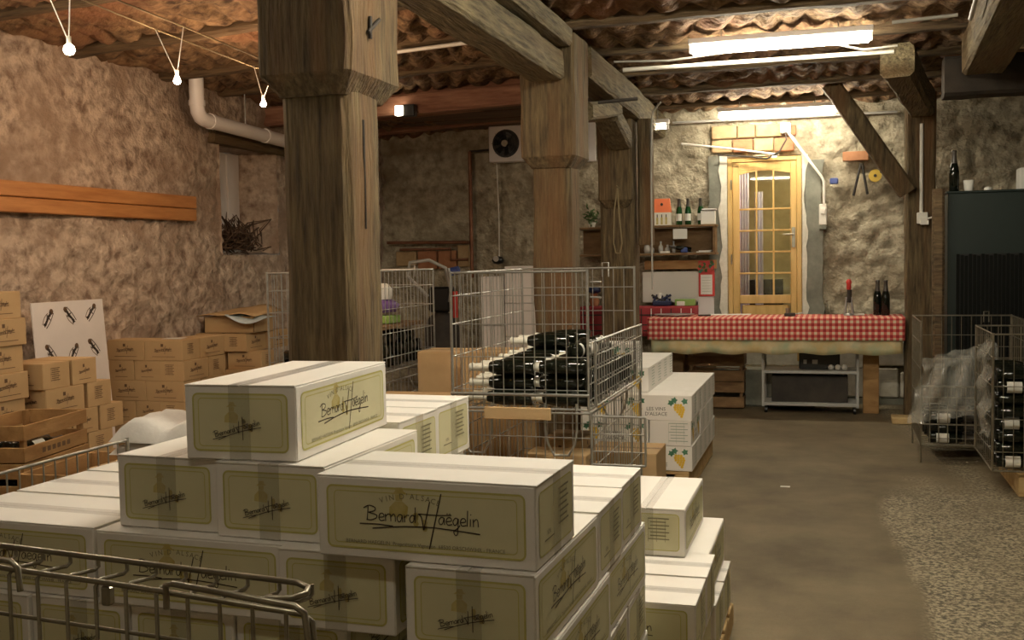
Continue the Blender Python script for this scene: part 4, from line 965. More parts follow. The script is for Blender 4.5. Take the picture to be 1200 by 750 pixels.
cage('wire cage at the left of the front pile with its top rail running back', -3.25,-2.33,2.42,3.08,.25,.90, onfloor=True, back='none', nvx=15, nvy=13, latch=False)
cage('dark wire cage at the right before the green cabinet, covered by plastic', .60,1.30,7.95,8.75,.12,1.0, onfloor=True, front='half', mt='steel_dark', nvx=12, nvy=12)
cage('dark wire cage at the right edge on a pallet, filled with labelled bottles', .93,1.62,6.92,7.72,.16,.99, mt='steel_dark', nvx=12, nvy=12)
pallet(1.08,1.70,6.95,7.74,.14,'wooden pallet under the right edge cage')
MB().use('steel_wire').rod((-1.73,4.69,.868),(-1.06,4.69,.868),.008,6).build('heavy_rail', None)
bpy.data.objects['heavy_rail'].parent = bpy.data.objects['wire_cage']
MB().use('steel_dark').rod((-3.3,2.36,.868),(-2.36,2.25,.868),.005,6).build('short_rail', bpy.data.objects['wire_cage.004'])
# bottles in the cages
def load(proto, x0s, ys, zs, rz, lab, grp, skip=None, tilt=0):
    for k, z in enumerate(zs):
        for i, y in enumerate(ys):
            for x in x0s:
                if skip and skip(k, i, x): continue
                place(proto, (x+jit(.012), y+(.02 if k%2 else 0)+jit(.006), z+jit(.003)), rz+jit(.03), lab+', '+ORD[k]+' layer up'+(', left' if len(x0s)>1 and x==x0s[0] else ', right' if len(x0s)>1 else ''), grp)
ys = [4.775+.086*i for i in range(13)]
load(BL, [-1.345,-1.085+.0], ys, [.806,.876,.946], PI, 'dark bottle with pale capsule in the middle cage', 'bottles lying in the upper middle cage', skip=lambda k,i,x: k==2 and (i%2==1 if x<-1.2 else i>7) )
for i, (x, y, z) in enumerate(((-1.34,5.45,1.018),(-1.34,5.62,1.018),(-1.30,5.8,1.018))):
    place(BL, (x,y,z), PI+jit(.04), 'dark wine bottle on top of the heap in the middle cage, '+ORD[i]+' from the front', 'bottles lying on top of the heap')
for i in range(6): place(BP, (-1.16+jit(.01),4.80+.09*i,1.02), (0,-.0,PI/2+jit(.3)) if i % 2 else HP, 'dark bottle lying neck away at the right of the heap in the middle cage', 'bottles turned away in the middle cage')
ys = [5.83+.09*i for i in range(12)]
load(BP, [-3.24,-2.72], ys, [.812,.884], 0 , 'dark labelled bottle behind the big post', 'bottles in the cage behind the big post', skip=lambda k,i,x: x > -3 )
load(BL, [-2.74], ys, [.812,.884,.956], PI, 'dark bottle with pale capsule behind the big post', 'pale capped bottles behind the big post', skip=lambda k,i,x: k==2 and i%2)
ys = [8.04+.09*i for i in range(7)]
load(BP, [.66,.98], ys, [.13,.20,.272], 0, 'dark labelled bottle in the cage before the cabinet', 'bottles in the cage before the cabinet', skip=lambda k,i,x: (i+k)%2)
load(BD, [.66,.98], ys, [.13,.20,.272], 0, 'dark plain bottle in the cage before the cabinet', 'plain bottles in the cage before the cabinet', skip=lambda k,i,x: (i+k)%2==0)
def front_rows(xs, y, zs, lab, grp):
    for k, z in enumerate(zs):
        for x in xs: place(BP, (x+(.02 if k%2 else 0), y, z), (0,0,0) if 0 else (HP*0,0,0), lab, grp)
ys = [7.0+.09*i for i in range(7)]
load(BP, [.965,1.29], ys, [.172+.075*k for k in range(8)], 0, 'dark labelled bottle lying in the right edge cage', 'bottles in the right edge cage', skip=lambda k,i,x: (i>1 and x>1.1) or (i*3+k*5+(x>1.1))%3)
load(BD, [.965,1.29], ys, [.172+.075*k for k in range(8)], 0, 'dark unlabelled bottle lying in the right edge cage', 'plain bottles in the right edge cage', skip=lambda k,i,x: (i>1 and x>1.1) or (i*3+k*5+(x>1.1))%3==0)
for k in range(4):
    o = place(BG if False else BP, (-4.02+.09*k,4.20+.02*k,.60), (0,0,ca_), 'dark bottle lying inside the open wooden crate', 'bottles in the open crate') if False else None
for k in range(3): place(BP, (-3.88+.085*k, 4.12, .592), HP+.12, 'dark bottle lying inside the open wooden crate', 'bottles in the open crate')
for k in range(3): place(BP, (-3.88+.085*k, 4.12, .41), HP+.12, 'dark bottle lying inside the crate below the open one', 'bottles in the second crate')
# contents
for i, (x, y, z, rz) in enumerate(((-1.56,4.82,.16,0),(-1.24,4.82,.16,0),(-1.56,4.82,.30,0),(-1.24,4.84,.44,0),(-1.52,5.2,.16,HP),(-1.26,5.2,.16,HP),(-1.52,5.2,.30,HP),(-1.30,5.25,.45,HP),(-1.26,5.2,.30,HP),(-1.24,4.82,.30,0))):
    place(BC, (x,y,z), rz, ('brown carton in the lower middle cage, ' + ('front left bottom','front right bottom','front left, second layer','front right on top','back left bottom','back right bottom','back left, second layer','back right on top','back right, second layer','front right, second layer')[i]), 'brown cartons in the lower middle cage')
tag(MB().use('carton_brown').bbox(-1.55,-1.23,4.635,4.65,.758,.815,.003).build('cardboard_strip'), 'brown cardboard strip tied to the front of the bottle cage', 'cardboard')
def big_box(x0,x1,y0,y1,z0,z1,lab,mt='carton_brown',cat='carton', nm='kraft_box'):
    t = thing(nm, lab, cat, ((x0+x1)/2,(y0+y1)/2,z0)); a,b_,h=(x1-x0)/2,(y1-y0)/2,z1-z0
    MB().use(mt).bbox(-a,a,-b_,b_,0,h-.003,.004).build('box_body', t)
    for s in (-1,1): MB().use(mt).bbox(-a,a,min(0,s*b_)+.002,max(0,s*b_)-.002,h-.0035,h,.001).build('top_flap', t)
    MB().use('tape_clear').box(-a-.001,a+.001,-.025,.025,h,h+.0006).build('tape_strip', t)
    return t
big_box(-1.38,-.97,6.02,6.38,0,.36,'plain brown box on the floor in front of the grape-printed cartons')
big_box(-2.62,-2.08,5.28,5.98,0,.70,'low wide brown box on the floor between the two cage stacks')
big_box(-2.55,-2.20,6.30,6.60,.0,.915,'tall brown box behind the low wide one, between the cage stacks')
big_box(-2.18,-1.80,6.12,6.5,.0,.93,'tall brown box partly behind the left end of the middle cage')
big_box(-2.62,-2.12,3.22,3.62,0,.76,'brown box under the white foam packing')
for i,(x0,x1,z0,z1) in enumerate(((-3.02,-2.80,.45,.90),(-3.02,-2.80,.905,1.34),(-2.79,-2.50,.45,.80),(-2.79,-2.50,.805,1.10),(-2.79,-2.50,1.105,1.43),(-3.02,-2.50,.02,.445))):
    big_box(x0,x1,9.0,9.4,z0,z1,'white wrapped box in the stack behind the middle cage, '+('left middle','left top','right, second from the bottom','right, third from the bottom','right top','wide bottom one')[i],'white_paint','box','wrapped_box')
# foam packing
fm = thing('foam_packing', 'stack of white foam bottle trays beside the front pile, humped on top', 'packing', (-2.33,3.42,.762))
def foam(z0, h, seed, nm):
    b = MB().use('foam_white'); nx, ny = 18, 12; vs = []
    for j in range(ny+1):
        for i in range(nx+1):
            u, v = i/nx, j/ny; e = min(1, min(u,1-u,v,1-v)*7); hump = (abs(math.sin(u*PI*2.0+.2))**.6)*.7+.3 if h > .05 else 1
            vs.append((-.21+.46*u+.012*noise.noise(Vector((v*5,u*5,seed))), -.17+.34*v, z0+h*hump*(e**.4)+.012*noise.noise(Vector((u*6,v*6,seed)))*e))
    n = len(vs); vs += [(x,y,z0) for x,y,z in vs]
    fs = [(j*(nx+1)+i,j*(nx+1)+i+1,(j+1)*(nx+1)+i+1,(j+1)*(nx+1)+i) for j in range(ny) for i in range(nx)]
    fs += [(n+f[3],n+f[2],n+f[1],n+f[0]) for f in fs]
    b.add(vs, fs, True); return b.build(nm, fm)
foam(0,.045,1,'foam_tray'); foam(.047,.045,2,'foam_tray'); foam(.094,.085,3,'foam_tray')

# ================================================================ front wire cage (nearest the viewer)
def front_cage():
    t = thing('wire_cage', 'nearest wire cage along the bottom left edge, with bent rails before the white cartons', 'cage', (0,0,0))
    m = 'steel_dark'
    def rail(x): return 1.049-.022*(x+1.45)/.7          # height of the back rail
    ya, yb = 1.40, 1.335; sl = -.03
    Y = lambda x, y: y+sl*(x+1.4)
    b = MB().use(m); b.path([(-2.3,Y(-2.3,ya),rail(-2.3)),(-1.5,Y(-1.5,ya),rail(-1.5)),(-.76,Y(-.76,ya),rail(-.76)),(-.735,Y(-.74,ya)-.01,rail(-.74)-.002),(-.728,Y(-.73,ya)-.03,rail(-.74)-.004),(-.74,Y(-.74,ya)-.048,rail(-.74)-.006),(-.78,Y(-.78,ya)-.055,rail(-.76)-.008)], .0048, 7); b.build('top_rail', t)
    b = MB().use(m); b.path([(-2.3,Y(-2.3,yb),rail(-2.3)-.002),(-1.0,Y(-1.0,yb),rail(-1)-.014),(-.715,Y(-.7,yb),rail(-.7)-.020),(-.70,Y(-.7,yb),rail(-.7)-.030),(-.695,Y(-.7,yb),rail(-.7)-.10),(-.695,Y(-.7,yb),.35)], .0045, 7); b.build('front_rail', t)
    b = MB().use(m); b.path([(-.935,Y(-.93,yb)-.01,rail(-.9)-.035),(-.935,Y(-.93,yb)-.01,rail(-.9)+.000),(-.92,Y(-.92,yb)-.012,rail(-.9)+.004),(-.72,Y(-.72,yb)-.012,rail(-.72)-.006),(-.705,Y(-.7,yb)-.012,rail(-.7)-.014),(-.700,Y(-.7,yb)-.012,rail(-.7)-.06)], .0050, 7); b.build('catch_bar', t)
    b = MB().use(m); b.path([(-2.3,Y(-2.3,yb)-.03,rail(-2.3)+.016),(-1.20,Y(-1.2,yb)-.03,rail(-1.27)+.010),(-1.188,Y(-1.2,yb)-.03,rail(-1.25)+.002),(-1.185,Y(-1.2,yb)-.03,rail(-1.25)-.035)], .0048, 7); b.build('catch_bar', t)
    for i in range(29):
        x = -2.26+i*.0545; w = MB().use(m); r = rail(x)
        w.path([(x,Y(x,ya),r),(x,Y(x,ya),r-.014),(x-.002,Y(x,ya)-.008,r-.018),(x-.004,Y(x,yb)+.006,r-.012),(x-.006,Y(x,yb)-.003,r-.020),(x-.006,Y(x,yb)-.003,.35)], .0034, 5); w.build('upright_wire', t)
    for dz in (.085,.20,.32): MB().use(m).rod((-2.3,Y(-2.3,yb),rail(-2.3)-dz),(-.695,Y(-.7,yb),rail(-.7)-dz),.0034,5).build('cross_wire', t)
    for x in (-2.25,-.695): MB().use(m).rod((x,Y(x,yb),0),(x,Y(x,yb),.62),.012,8).build('corner_post', t)
    b = MB().use(m); b.rod((-2.25,Y(-2.25,yb),.35),(-.695,Y(-.7,yb),.35),.006,6); b.build('bottom_rail', t)
    MB().use(m).bbox(-1.058,-1.042,Y(-1.1,yb)-.006,Y(-1.1,yb)+.010,rail(-1.1)-.050,rail(-1.1)-.020,.003).build('hinge_sleeve', t)
front_cage()

# ================================================================ counter and what is on it
ct = thing('counter', 'long trestle counter under a red and white checked cloth', 'counter', (0,0,0))
MB().use('pine_orange').bbox(-1.62,.56,10.02,10.56,.86,.90,.004).build('table_top', ct)
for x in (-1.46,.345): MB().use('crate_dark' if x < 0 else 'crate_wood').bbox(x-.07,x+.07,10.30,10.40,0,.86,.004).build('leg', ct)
for x in (-1.46,.345): MB().use('crate_dark').bbox(x-.06,x+.06,10.44,10.53,0,.86,.004).build('leg', ct)
def cloth(name, x0, x1, yf, yb, zt, drop, mt, lab, scallop=0, th=.0, side=.0, wav=.006, seed=0, top=True, parent=None, zoff=0):
    nx = 90; prof = []
    if top: prof += [(yb, zt, 0), ((yf+yb)/2, zt, abs(yb-yf)/2)]
    prof += [(yf+.01, zt, abs(yb-yf)-.01), (yf, zt-.006, abs(yb-yf)), (yf-.004, zt-.02, abs(yb-yf)+.02)]
    n = 6
    for k in range(1, n+1): prof.append((yf-.006-.004*k/n, zt-.02-(drop-.02)*k/n, abs(yb-yf)+.02+(drop-.02)*k/n))
    vs = []; uv = []
    for (y, z, s) in prof:
        f = max(0, (zt-z)/drop)
        for i in range(nx+1):
            x = x0+(x1-x0)*i/nx; dz = -scallop*f*(abs(math.sin(x*7.5+seed))**1.5) if scallop else 0
            vs.append((x, y+wav*f*math.sin(x*17+seed)+wav*.6*f*math.sin(x*41+seed), z+dz+zoff)); uv.append((x, s))
    b = MB().use(mt); W = nx+1; b.add(vs, [(r*W+i, (r+1)*W+i, (r+1)*W+i+1, r*W+i+1) for r in range(len(prof)-1) for i in range(nx)], True)
    if side:
        for xx, sgn in ((x0,-1),(x1,1)):
            m_ = 8; sv = [(xx+sgn*(.004+.004*math.sin(j*2)), yb+(yf-yb)*j/m_, zt-(drop*side)*k+zoff) for k in range(2) for j in range(m_+1)]
            b.add(sv, [(j,j+1,m_+2+j,m_+1+j) for j in range(m_)], True)
            for k in range(2):
                for j in range(m_+1): uv.append((xx+k*drop, j*.09))
    o = b.build(name, parent); me = o.data; l = me.uv_layers.new(name='UVMap')
    for lp in me.loops: l.data[lp.index].uv = uv[lp.vertex_index]
    md = o.modifiers.new('s','SOLIDIFY'); md.thickness = .002; md.offset = -1
    if lab: tag(o, lab, 'tablecloth')
    return o
cloth('oilcloth', -1.65,.60,10.015,10.58,.903,.315,'oilcloth','yellowish fruit-patterned oilcloth hanging under the checked cloth', scallop=.02, side=1, wav=.010, seed=2)
cloth('checked_tablecloth', -1.68,.62,9.99,10.59,.910,.205,'gingham','red and white checked tablecloth on the long counter', side=1, wav=.004, seed=1)
for x, y, lab in ((.405,10.42,'dark wine bottle on the counter, left of the pair'), (.475,10.37,'dark wine bottle on the counter, right of the pair')): place(BS, (x,y,.913), 0, lab, 'pair of bottles on the counter')
ck = thing('corkscrew_stand', 'steel lever corkscrew standing on the checked counter with a red handle', 'corkscrew', (.15,10.35,.912))
MB().use('aluminium').lathe([(.05,0),(.05,.012),(.02,.02)], 14).build('foot', ck)
b = MB().use('aluminium'); b.rod((-.035,0,.01),(-.02,0,.17),.014,8,r1=.010); b.rod((.035,0,.01),(.02,0,.17),.014,8,r1=.010); b.rod((-.03,0,.16),(.03,0,.16),.012,8); b.build('frame', ck)
MB().use('dark_stuff').rod((0,0,.12),(.005,0,.24),.022,10).build('barrel', ck); MB().use('red_paint').lathe([(.012,.23),(.022,.25),(.02,.29),(.026,.31),(.016,.335),(0,.34)], 10).build('handle', ck)
MB().use('steel_wire').rod((0,-.0,.02),(0,0,.12),.006,6).build('screw', ck)
nk = MB().use('paper').bbox(.19,.29,10.33,10.40,.912,.925,.005).build('napkin'); tag(nk, 'small folded white napkin beside the corkscrew', 'napkin')
pr = thing('label_clamp', 'small dark metal clamp lying on the counter before the door', 'tool', (-.35,10.25,.912)); MB().use('dark_stuff').bbox(-.08,.02,-.03,.03,0,.03,.006).build('body', pr); MB().use('steel_dark').rod((-.05,0,.03),(-.05,0,.075),.02,10).build('knob', pr); MB().use('steel_wire').rod((.02,0,.02),(.09,.01,.03),.006,6).build('arm', pr)
for i in range(3): tag(MB().use('paper').bbox(-1.16+.13*i,-1.02+.13*i,10.42+.01*i,10.62,.912+.0006*i,.914+.0006*i,.0005).build('paper_sheet'), ('white paper sheet on the counter, left of three','white paper sheet on the counter, middle of three','white paper sheet on the counter, right of three')[i], 'paper', 'papers on the counter')
ty = thing('serving_tray', 'oval pale metal tray at the left end of the checked counter', 'tray', (-1.47,10.3,.912)); MB().use('aluminium').lathe([(0,.004),(.14,.004),(.19,.018),(.195,.020),(.19,.014),(.14,0),(0,0)], 24, Matrix.Scale(.7,4,(0,1,0))).build('dish', ty)
tag(MB().use('dark_stuff').bbox(-1.24,-1.12,10.28,10.33,.912,.925,.004).build('dark_knife_case'), 'small dark case beside the pale tray on the counter', 'case')
# cart
kt = thing('steel_cart', 'low grey trolley with two shelves under the counter', 'trolley', (-.20,10.38,0))
for z in (.405,.10): MB().use('shelf_grey').bbox(-.43,.43,-.18,.18,z-.03,z,.004).build('shelf', kt)
for x in (-.425,.425):
    for y in (-.17,.17): MB().use('shelf_grey').bbox(x-.012,x+.012,y-.012,y+.012,.06,.66,.003).build('upright', kt)
for x in (-.40,.40):
    for y in (-.15,.15):
        w_ = MB().use('black_plastic').rod((x-.012,y,.03),(x+.012,y,.03),.03,12); c_ = w_.build('castor', kt)
big_box(-.55,.14,10.26,10.5,.101,.345,'large black box on the bottom shelf of the trolley','dark_stuff','box','black_box')
bk = thing('black_device', 'black device with small light marks on the upper shelf of the trolley', 'device', (-.10,10.4,.406)); MB().use('black_plastic').bbox(-.20,.17,-.08,.08,0,.17,.008).build('housing', bk); MB().use('shelf_grey').bbox(-.16,-.13,-.084,-.079,.05,.09,.002).bbox(-.08,-.03,-.084,-.079,.05,.09,.002).build('plate', bk)
for i, x in enumerate((.04,.10,.16)): tag(MB().use('paper').lathe([(0,0),(.022,.002),(.03,.03),(.012,.05),(0,.052)],8).build('crumpled_cup', loc=(x-.05,10.28,.406)), 'crumpled white cup on the trolley shelf, '+('left','middle','right')[i]+' of three', 'cup', 'cups on the trolley')
# second table at the back
st = thing('side_table', 'small side table behind the counter at the left, under a red tartan cloth', 'table', (0,0,0))
MB().use('crate_dark').bbox(-2.45,-1.33,10.64,10.87,.95,.985,.004).build('table_top', st)
for x in (-2.38,-1.42):
    for y in (10.68,10.83): MB().use('crate_dark').box(x-.03,x+.03,y-.03,y+.03,0,.95).build('leg', st)
cloth('tartan_cloth', -2.48,-1.31,10.62,10.88,.99,.30,'red_cloth','dark red tartan cloth on the side table', side=1, wav=.012, seed=5)
b = MB()
for i in range(12): b.use('paper' if i%3 else 'dark_stuff').box(-2.45+.1*i,-2.44+.1*i,10.598,10.600,.70,.97)
for z in (.90,.80,.74): b.use('dark_stuff').box(-2.47,-1.32,10.598,10.5995,z,z+.012)
tag(b.build('cloth_stripes'), 'thin pale and dark stripes woven down the front of the tartan cloth', 'cloth pattern')
bt = thing('bowl_of_cups', 'heap of dark blue plastic bits and a white roll on the side table', 'box', (-1.66,10.74,.993)); MB().use('dark_blue').bbox(-.09,.10,-.05,.05,0,.05,.01).build('tray', bt)
rr = random.Random(5)
for i in range(9): MB().use('dark_blue' if i%3 else 'dark_stuff').rod((rr.uniform(-.08,.09),rr.uniform(-.03,.03),.045),(rr.uniform(-.1,.1),0,.045+rr.uniform(.02,.07)),.012,7).build('bit', bt)
MB().use('paper').rod((-.02,0,.05),(-.02,0,.125),.024,12).build('roll', bt)
gb = thing('green_box', 'low green and white box at the right end of the side table', 'box', (-1.42,10.74,.993)); MB().use('lime').bbox(-.10,.10,-.05,.05,0,.065,.004).build('box_body', gb); MB().use('paper').bbox(-.08,.0,-.055,-.03,.0,.045,.004).build('card', gb)
vs_ = thing('red_vase', 'reddish brown vase with dark blue top on the side table between the posts', 'vase', (-2.36,10.75,.993)); MB().use('brick_red').lathe([(.04,0),(.055,.05),(.03,.10),(.035,.13)],12).build('body', vs_); MB().use('dark_blue').lathe([(.035,.13),(.07,.15),(.06,.19),(0,.20)],12).build('lid', vs_)
# whiteboard, calendar
tag(MB().use('paper').bbox(-1.88,-1.30,10.88,10.92,1.02,1.335,.004).build('whiteboard'), 'plain white panel on the wall behind the side table', 'panel')
tag(MB().use('white_paint').bbox(-1.31,-1.15,10.87,10.91,.80,1.08,.004).build('grey_panel'), 'small pale panel below the red-framed calendar', 'panel')
cl = thing('wall_calendar', 'red-framed wall calendar with a floral top, left of the door', 'calendar', (-1.22,10.86,1.30))
MB().use('red_paint').bbox(-.08,.08,-.006,.03,-.22,.02,.003).build('frame', cl); MB().use('paper').bbox(-.058,.058,-.010,-.005,-.20,.0,.001).build('page', cl)
b = MB(); P = Print(b,(0,-.0105,-.1),(1,0,0),(0,0,1))
for i in range(6): P.rect(-.045,.045,.07-.028*i,.072-.028*i,'ink_grey',.0005)
b.build('page_lines', cl)
b = MB()
for i in range(26): b.use(('red_paint','foliage','brick_red','leaf_green')[i%4]); a=Vector((rr.uniform(-.07,.07),-.012-rr.uniform(0,.01),rr.uniform(.03,.13))); b.poly([a+Vector((.018*math.cos(q*PI/3),0,.018*math.sin(q*PI/3))) for q in range(6)])
b.use('red_paint').box(-.08,.08,-.004,.0,.02,.14); b.build('floral_picture', cl)
# wall shelves
sh = thing('wall_shelves', 'dark wooden wall shelves with two boards left of the door', 'shelf', (0,0,0))
for z in (1.805,1.525): MB().use('crate_dark').bbox(-2.52,-1.10,10.66,10.90,z-.022,z,.003).build('shelf_board', sh)
MB().use('crate_dark').bbox(-2.50,-1.12,10.88,10.905,1.53,1.78,.002).build('back_board', sh); MB().use('crate_dark').bbox(-1.135,-1.112,10.67,10.88,1.525,1.785,.002).build('side_board', sh); MB().use('crate_wood').bbox(-1.85,-1.12,10.86,10.905,1.36,1.45,.003).build('rail', sh)
for x, lab in ((-1.475,'green bottle with a white label on the upper shelf, first of three'),(-1.385,'green bottle on the upper shelf, middle of three'),(-1.26,'green bottle on the upper shelf, last of three, before the white box')): place(BG, (x,10.74,1.806), 0, lab, 'green bottles on the upper shelf').scale = (.85,.85,.82)
oc = thing('gift_carton', 'carton with an orange top and drawn bottles on the upper wall shelf', 'carton', (-1.645,10.75,1.806)); MB().use('capsule_white').bbox(-.09,.09,-.05,.05,0,.13,.003).build('box_body', oc)
b = MB().use('orange_card'); b.add([(-.09,-.05,.13),(.09,-.05,.13),(.09,.05,.13),(-.09,.05,.13),(-.075,-.02,.27),(.075,-.02,.27),(.075,.02,.27),(-.075,.02,.27)],[(0,1,5,4),(1,2,6,5),(2,3,7,6),(3,0,4,7),(4,5,6,7)]); b.build('orange_lid', oc)
b = MB(); P = Print(b,(0,-.05,.06),(1,0,0),(0,0,1))
for i in range(3): P.rect(-.055+.045*i,-.035+.045*i,-.05,.02,'figure_print',.0006); P.rect(-.05+.045*i,-.04+.045*i,.02,.05,'ink',.0006)
b.build('bottle_drawing', oc); MB().use('ink').rod((0,-.040,.21),(0,-.048,.212),.014,10).build('handle_hole', oc)
wk = thing('white_case', 'square white case on the right end of the upper wall shelf', 'box', (-1.185,10.75,1.806)); MB().use('paper').bbox(-.07,.07,-.05,.05,0,.135,.004).build('box_body', wk); MB().use('white_paint').bbox(-.06,.08,-.055,.05,.140,.155,.003).build('lid', wk)
pl = thing('dried_plant', 'small bushy dried plant on the upper shelf beside the third post', 'plant', (-1.80,10.76,1.806)); MB().use('brick_red').lathe([(.03,0),(.04,.06),(.042,.065)],10).build('pot', pl)
b = MB().use('foliage')
for i in range(70): a=Vector((rr.gauss(0,.04),rr.gauss(0,.03),.12+rr.gauss(0,.05))); d=Vector((rr.uniform(-1,1),rr.uniform(-1,1),rr.uniform(-.5,1))).normalized()*.03; n_=d.cross(Vector((0,1,.3))).normalized()*.01; b.poly([a-d,a+n_,a+d,a-n_])
b.build('leaves', pl)
pl = thing('dried_plant', 'dark dried plant on the upper shelf between the second and third posts', 'plant', (-2.38,10.76,1.806)); MB().use('paper').lathe([(.03,0),(.045,.05)],10).build('pot', pl)
b = MB().use('foliage')
for i in range(50): a=Vector((rr.gauss(0,.035),rr.gauss(0,.03),.12+rr.gauss(0,.04))); d=Vector((rr.uniform(-1,1),rr.uniform(-1,1),rr.uniform(-.5,1))).normalized()*.03; n_=d.cross(Vector((0,1,.3))).normalized()*.01; b.poly([a-d,a+n_,a+d,a-n_])
b.build('leaves', pl)
for i, (x, h, r_, lab) in enumerate(((-1.80,.13,.035,'clear glass carafe at the left of the lower wall shelf'),(-1.76,.09,.03,'squat clear glass beside the carafe on the lower shelf'),(-1.66,.12,.026,'slender clear glass on the lower wall shelf'),(-1.60,.085,.03,'clear glass over the small white card on the lower shelf'),(-1.53,.12,.02,'narrow glass flask in the middle of the lower wall shelf'))):
    t = thing('glass_vessel', lab, 'glass', (x,10.72+.04*(i%2),1.526), group='glassware on the lower shelf'); MB().use('glass_ware').lathe([(0,.002),(r_*.8,.002),(r_,.3*h),(r_*.9,.55*h),(r_*.35,.75*h),(r_*.45,h),(r_*.4,h),(r_*.3,.76*h),(r_*.8,.5*h),(r_*.8,.2*h)],14).build('glass_body', t)
tag(MB().use('paper').bbox(-1.66,-1.56,10.67,10.675,1.526,1.546,.001).build('price_card'), 'small white card standing on the lower wall shelf', 'card')
sg = thing('hanging_sign', 'blank white card hanging from the upper wall shelf', 'sign', (-1.455,10.65,1.72)); MB().use('paper').bbox(-.07,.07,-.003,.003,-.055,.045,.001).build('card', sg); MB().use('dark_stuff').rod((0,0,.045),(0,0,.09),.002,5).build('hook', sg)
tag(MB().use('white_paint').bbox(-2.27,-2.23,10.68,10.72,1.526,1.60,.003).build('small_card_box'), 'small white box on the lower shelf at the edge of the third post', 'box')
place(BS, (-1.36,10.75,1.535+.02), (0,-1.4,.3), 'dark bottle lying tilted at the right of the lower wall shelf', 'single bottles').scale = (.7,.7,.7)
tag(MB().use('blue_plastic').bbox(-1.46,-1.39,10.70,10.76,1.526,1.58,.01).build('blue_dish'), 'small blue dish on the lower wall shelf before the tilted bottle', 'dish')
tag(MB().use('paper').bbox(-1.30,-1.16,10.70,10.80,1.526,1.536,.002).bbox(-1.28,-1.15,10.71,10.80,1.537,1.546,.002).build('paper_stack'), 'short stack of papers at the right of the lower wall shelf', 'paper')

# ================================================================ right side
gc = thing('green_cabinet', 'tall dark green steel cabinet at the right with a shutter front', 'cabinet', (.87,8.98,0))
MB().use('green_steel').bbox(0,1.25,0,.42,.04,1.945,.004).build('body', gc); MB().use('green_steel').bbox(-.008,1.258,-.008,.42,1.945,1.962,.003).build('top_lip', gc)
MB().use('black_plastic').box(.06,1.2,-.002,.0,.06,1.47).build('shutter_back', gc)
for i in range(38): MB().use('tambour').bbox(.065+.03*i,.088+.03*i,-.010,-.002,.06,1.47-.008*(i%3),.002).build('shutter_slat', gc)
MB().use('paper').bbox(.56,.66,-.004,.0,1.895,1.925,.001).build('nameplate', gc); MB().use('black_plastic').box(.02,1.23,.02,.40,0,.04).build('plinth', gc); MB().use('green_steel').rod((.05,-.012,1.87),(.05,0,1.87),.012,10).build('lock', gc)
place(BS, (.925,9.08,1.963), 0, 'tall dark bottle on the left corner of the green cabinet', 'single bottles')
cp = thing('white_cup', 'white cup on the green cabinet right of the bottle', 'cup', (1.03,9.06,1.963)); MB().use('paper').lathe([(.030,0),(.040,.085),(.037,.085),(.028,.004)],14).build('cup_body', cp)
tag(MB().use('paper').lathe([(0,0),(.03,0),(.028,.02),(.01,.03),(0,.032)],8).build('paper_ball', loc=(1.17,9.06,1.963)), 'small crumpled white paper on the green cabinet', 'paper')
wt = thing('white_box', 'white box with a grey round drawing on the green cabinet', 'box', (1.56,9.10,1.963)); MB().use('paper').bbox(-.17,.25,-.09,.09,0,.165,.006).build('box_body', wt)
b = MB(); P = Print(b,(.06,-.09,.085),(1,0,0),(0,0,1))
for r_ in (.05,.037,.022): P.stroke([(r_*math.cos(q*PI/8),r_*math.sin(q*PI/8)) for q in range(17)],.005,'ink_green',.0006)
b.build('round_drawing', wt)
ol = thing('amber_jar', 'amber lantern with a dark top on the white box at the right edge', 'lantern', (1.52,9.12,2.129)); MB().use('yellow_plastic').lathe([(.04,0),(.05,.02),(.045,.06)],12).build('base', ol); MB().use('dark_stuff').lathe([(.05,.06),(.075,.09),(.06,.16),(.02,.19)],12).build('shade', ol); MB().use('paper').lathe([(.02,.19),(.025,.25),(0,.26)],10).build('finial', ol)
# plastic sheet over the dark cage
b = MB().use('plastic_film'); nu, nv = 40, 26; vs = []
for j in range(nv+1):
    for i in range(nu+1):
        u, v = i/nu, j/nv
        if v < .35: x, y, z = .60+.50*u, 8.25-.36*(v/.35), .70+.14*u-.02*(v/.35)
        else: w_ = (v-.35)/.65; x, y, z = .60+.50*u-.10*w_*(1-u), 7.88-.03*w_, .68+.14*u-(.40+.02*u)*w_
        p = Vector((u*3.1,v*2.3,0)); k = noise.fractal(p*1.6,1,2,4)
        vs.append((x+.02*k, y-.03*k-.012*math.sin(u*19+v*5), z+.025*noise.noise(p*2.3)))
b.add(vs, [(j*(nu+1)+i,j*(nu+1)+i+1,(j+1)*(nu+1)+i+1,(j+1)*(nu+1)+i) for j in range(nv) for i in range(nu)], True)
tag(b.build('plastic_sheet'), 'crumpled clear plastic sheet draped over the dark cage at the right', 'plastic sheet')
b = MB().use('plastic_film'); vs = []
for j in range(21):
    for i in range(11):
        u, v = i/10, j/20; p = Vector((u*2,v*4,7)); k = noise.fractal(p*1.7,1,2,3)
        vs.append((.905+.03*k+.02*math.sin(v*22), 6.90+.36*u, .98-.62*v+.03*k))
b.add(vs, [(j*11+i,j*11+i+1,(j+1)*11+i+1,(j+1)*11+i) for j in range(20) for i in range(10)], True)
tag(b.build('plastic_sheet'), 'narrow crumpled plastic wrap on the left corner of the right edge cage', 'plastic sheet')
tag(MB().use('pallet_wood').bbox(.50,.76,9.70,9.95,0,.05,.004).build('wood_offcut'), 'flat piece of yellowish wood on the floor at the foot of the slim post', 'wood')
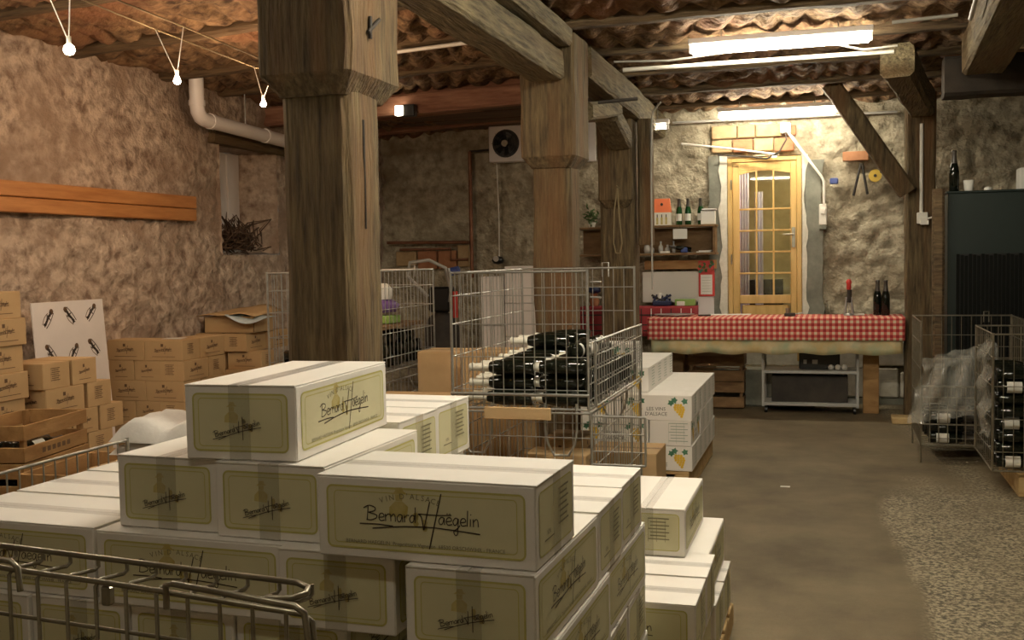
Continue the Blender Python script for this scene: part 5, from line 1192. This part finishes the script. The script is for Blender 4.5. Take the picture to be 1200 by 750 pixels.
tag(MB().use('paper').add([(-.315,6.93,.004),(-.26,6.94,.004),(-.25,6.97,.006),(-.31,6.96,.004)],[(0,1,2,3)]) or MB().use('paper').bbox(-.32,-.26,6.93,6.96,.002,.005,.001).build('paper_scrap'), 'tiny white paper scrap on the aisle floor', 'paper')
# machinery behind
mc = thing('pump', 'black pump with hoses standing against the back wall between the cages', 'machine', (-3.62,9.6,0))
MB().use('dark_stuff').lathe([(.16,0),(.17,.05),(.17,.85),(.12,.95),(.05,1.0)],18).build('barrel', mc); MB().use('black_plastic').bbox(-.10,.12,-.10,.10,1.0,1.24,.02).build('motor', mc)
MB().use('cable_grey').path([(-.1,-.1,1.15),(-.3,-.12,1.35),(-.28,-.1,1.48),(-.10,-.05,1.50),(.05,0,1.42),(.10,0,1.2)],.018,8).build('hose', mc); MB().use('steel_wire').path([(.12,-.1,1.1),(.16,-.14,1.25),(.13,-.14,1.42)],.016,8).build('valve', mc)
MB().use('blue_plastic').rod((.12,-.1,1.38),(.22,-.1,1.40),.04,10).build('blue_cap', mc); MB().use('red_paint').rod((.20,-.16,.95),(.20,-.16,1.20),.025,10).build('red_bottle', mc)
cw = thing('wall_winch', 'dark round plug hanging at the end of the fan cable over the white boxes', 'plug', (-3.43,10.84,1.50)); MB().use('black_plastic').lathe([(.0,.03),(.05,.02),(.07,-.02),(.05,-.05),(0,-.06)],12).build('body', cw); MB().use('aluminium').rod((0,-.06,0),(0,-.08,0),.03,10).build('cap', cw)
pb = thing('purple_bag', 'purple and white bag in the upper cage behind the big post', 'bag', (-2.90,6.5,1.15)); b = MB().use('purple'); b.lathe([(0,0),(.12,.01),(.14,.06),(.10,.09),(0,.10)],14); b.build('bag_body', pb); MB().use('paper').lathe([(.09,.095),(.10,.16),(.06,.20),(0,.20)],12).build('label_band', pb)
lm = thing('green_box', 'flat lime green carton below the purple bag in the cage behind the big post', 'box', (-2.92,6.45,1.09)); MB().use('lime').bbox(-.14,.16,-.09,.09,0,.05,.004).build('box_body', lm); MB().use('paper').bbox(-.05,.08,-.093,-.09,.01,.04,.001).build('sticker', lm)
tag(MB().use('crate_dark').bbox(-3.25,-2.72,6.1,6.85,1.06,1.085,.003).build('shelf_board'), 'dark board lying across the upper cage behind the big post', 'board')
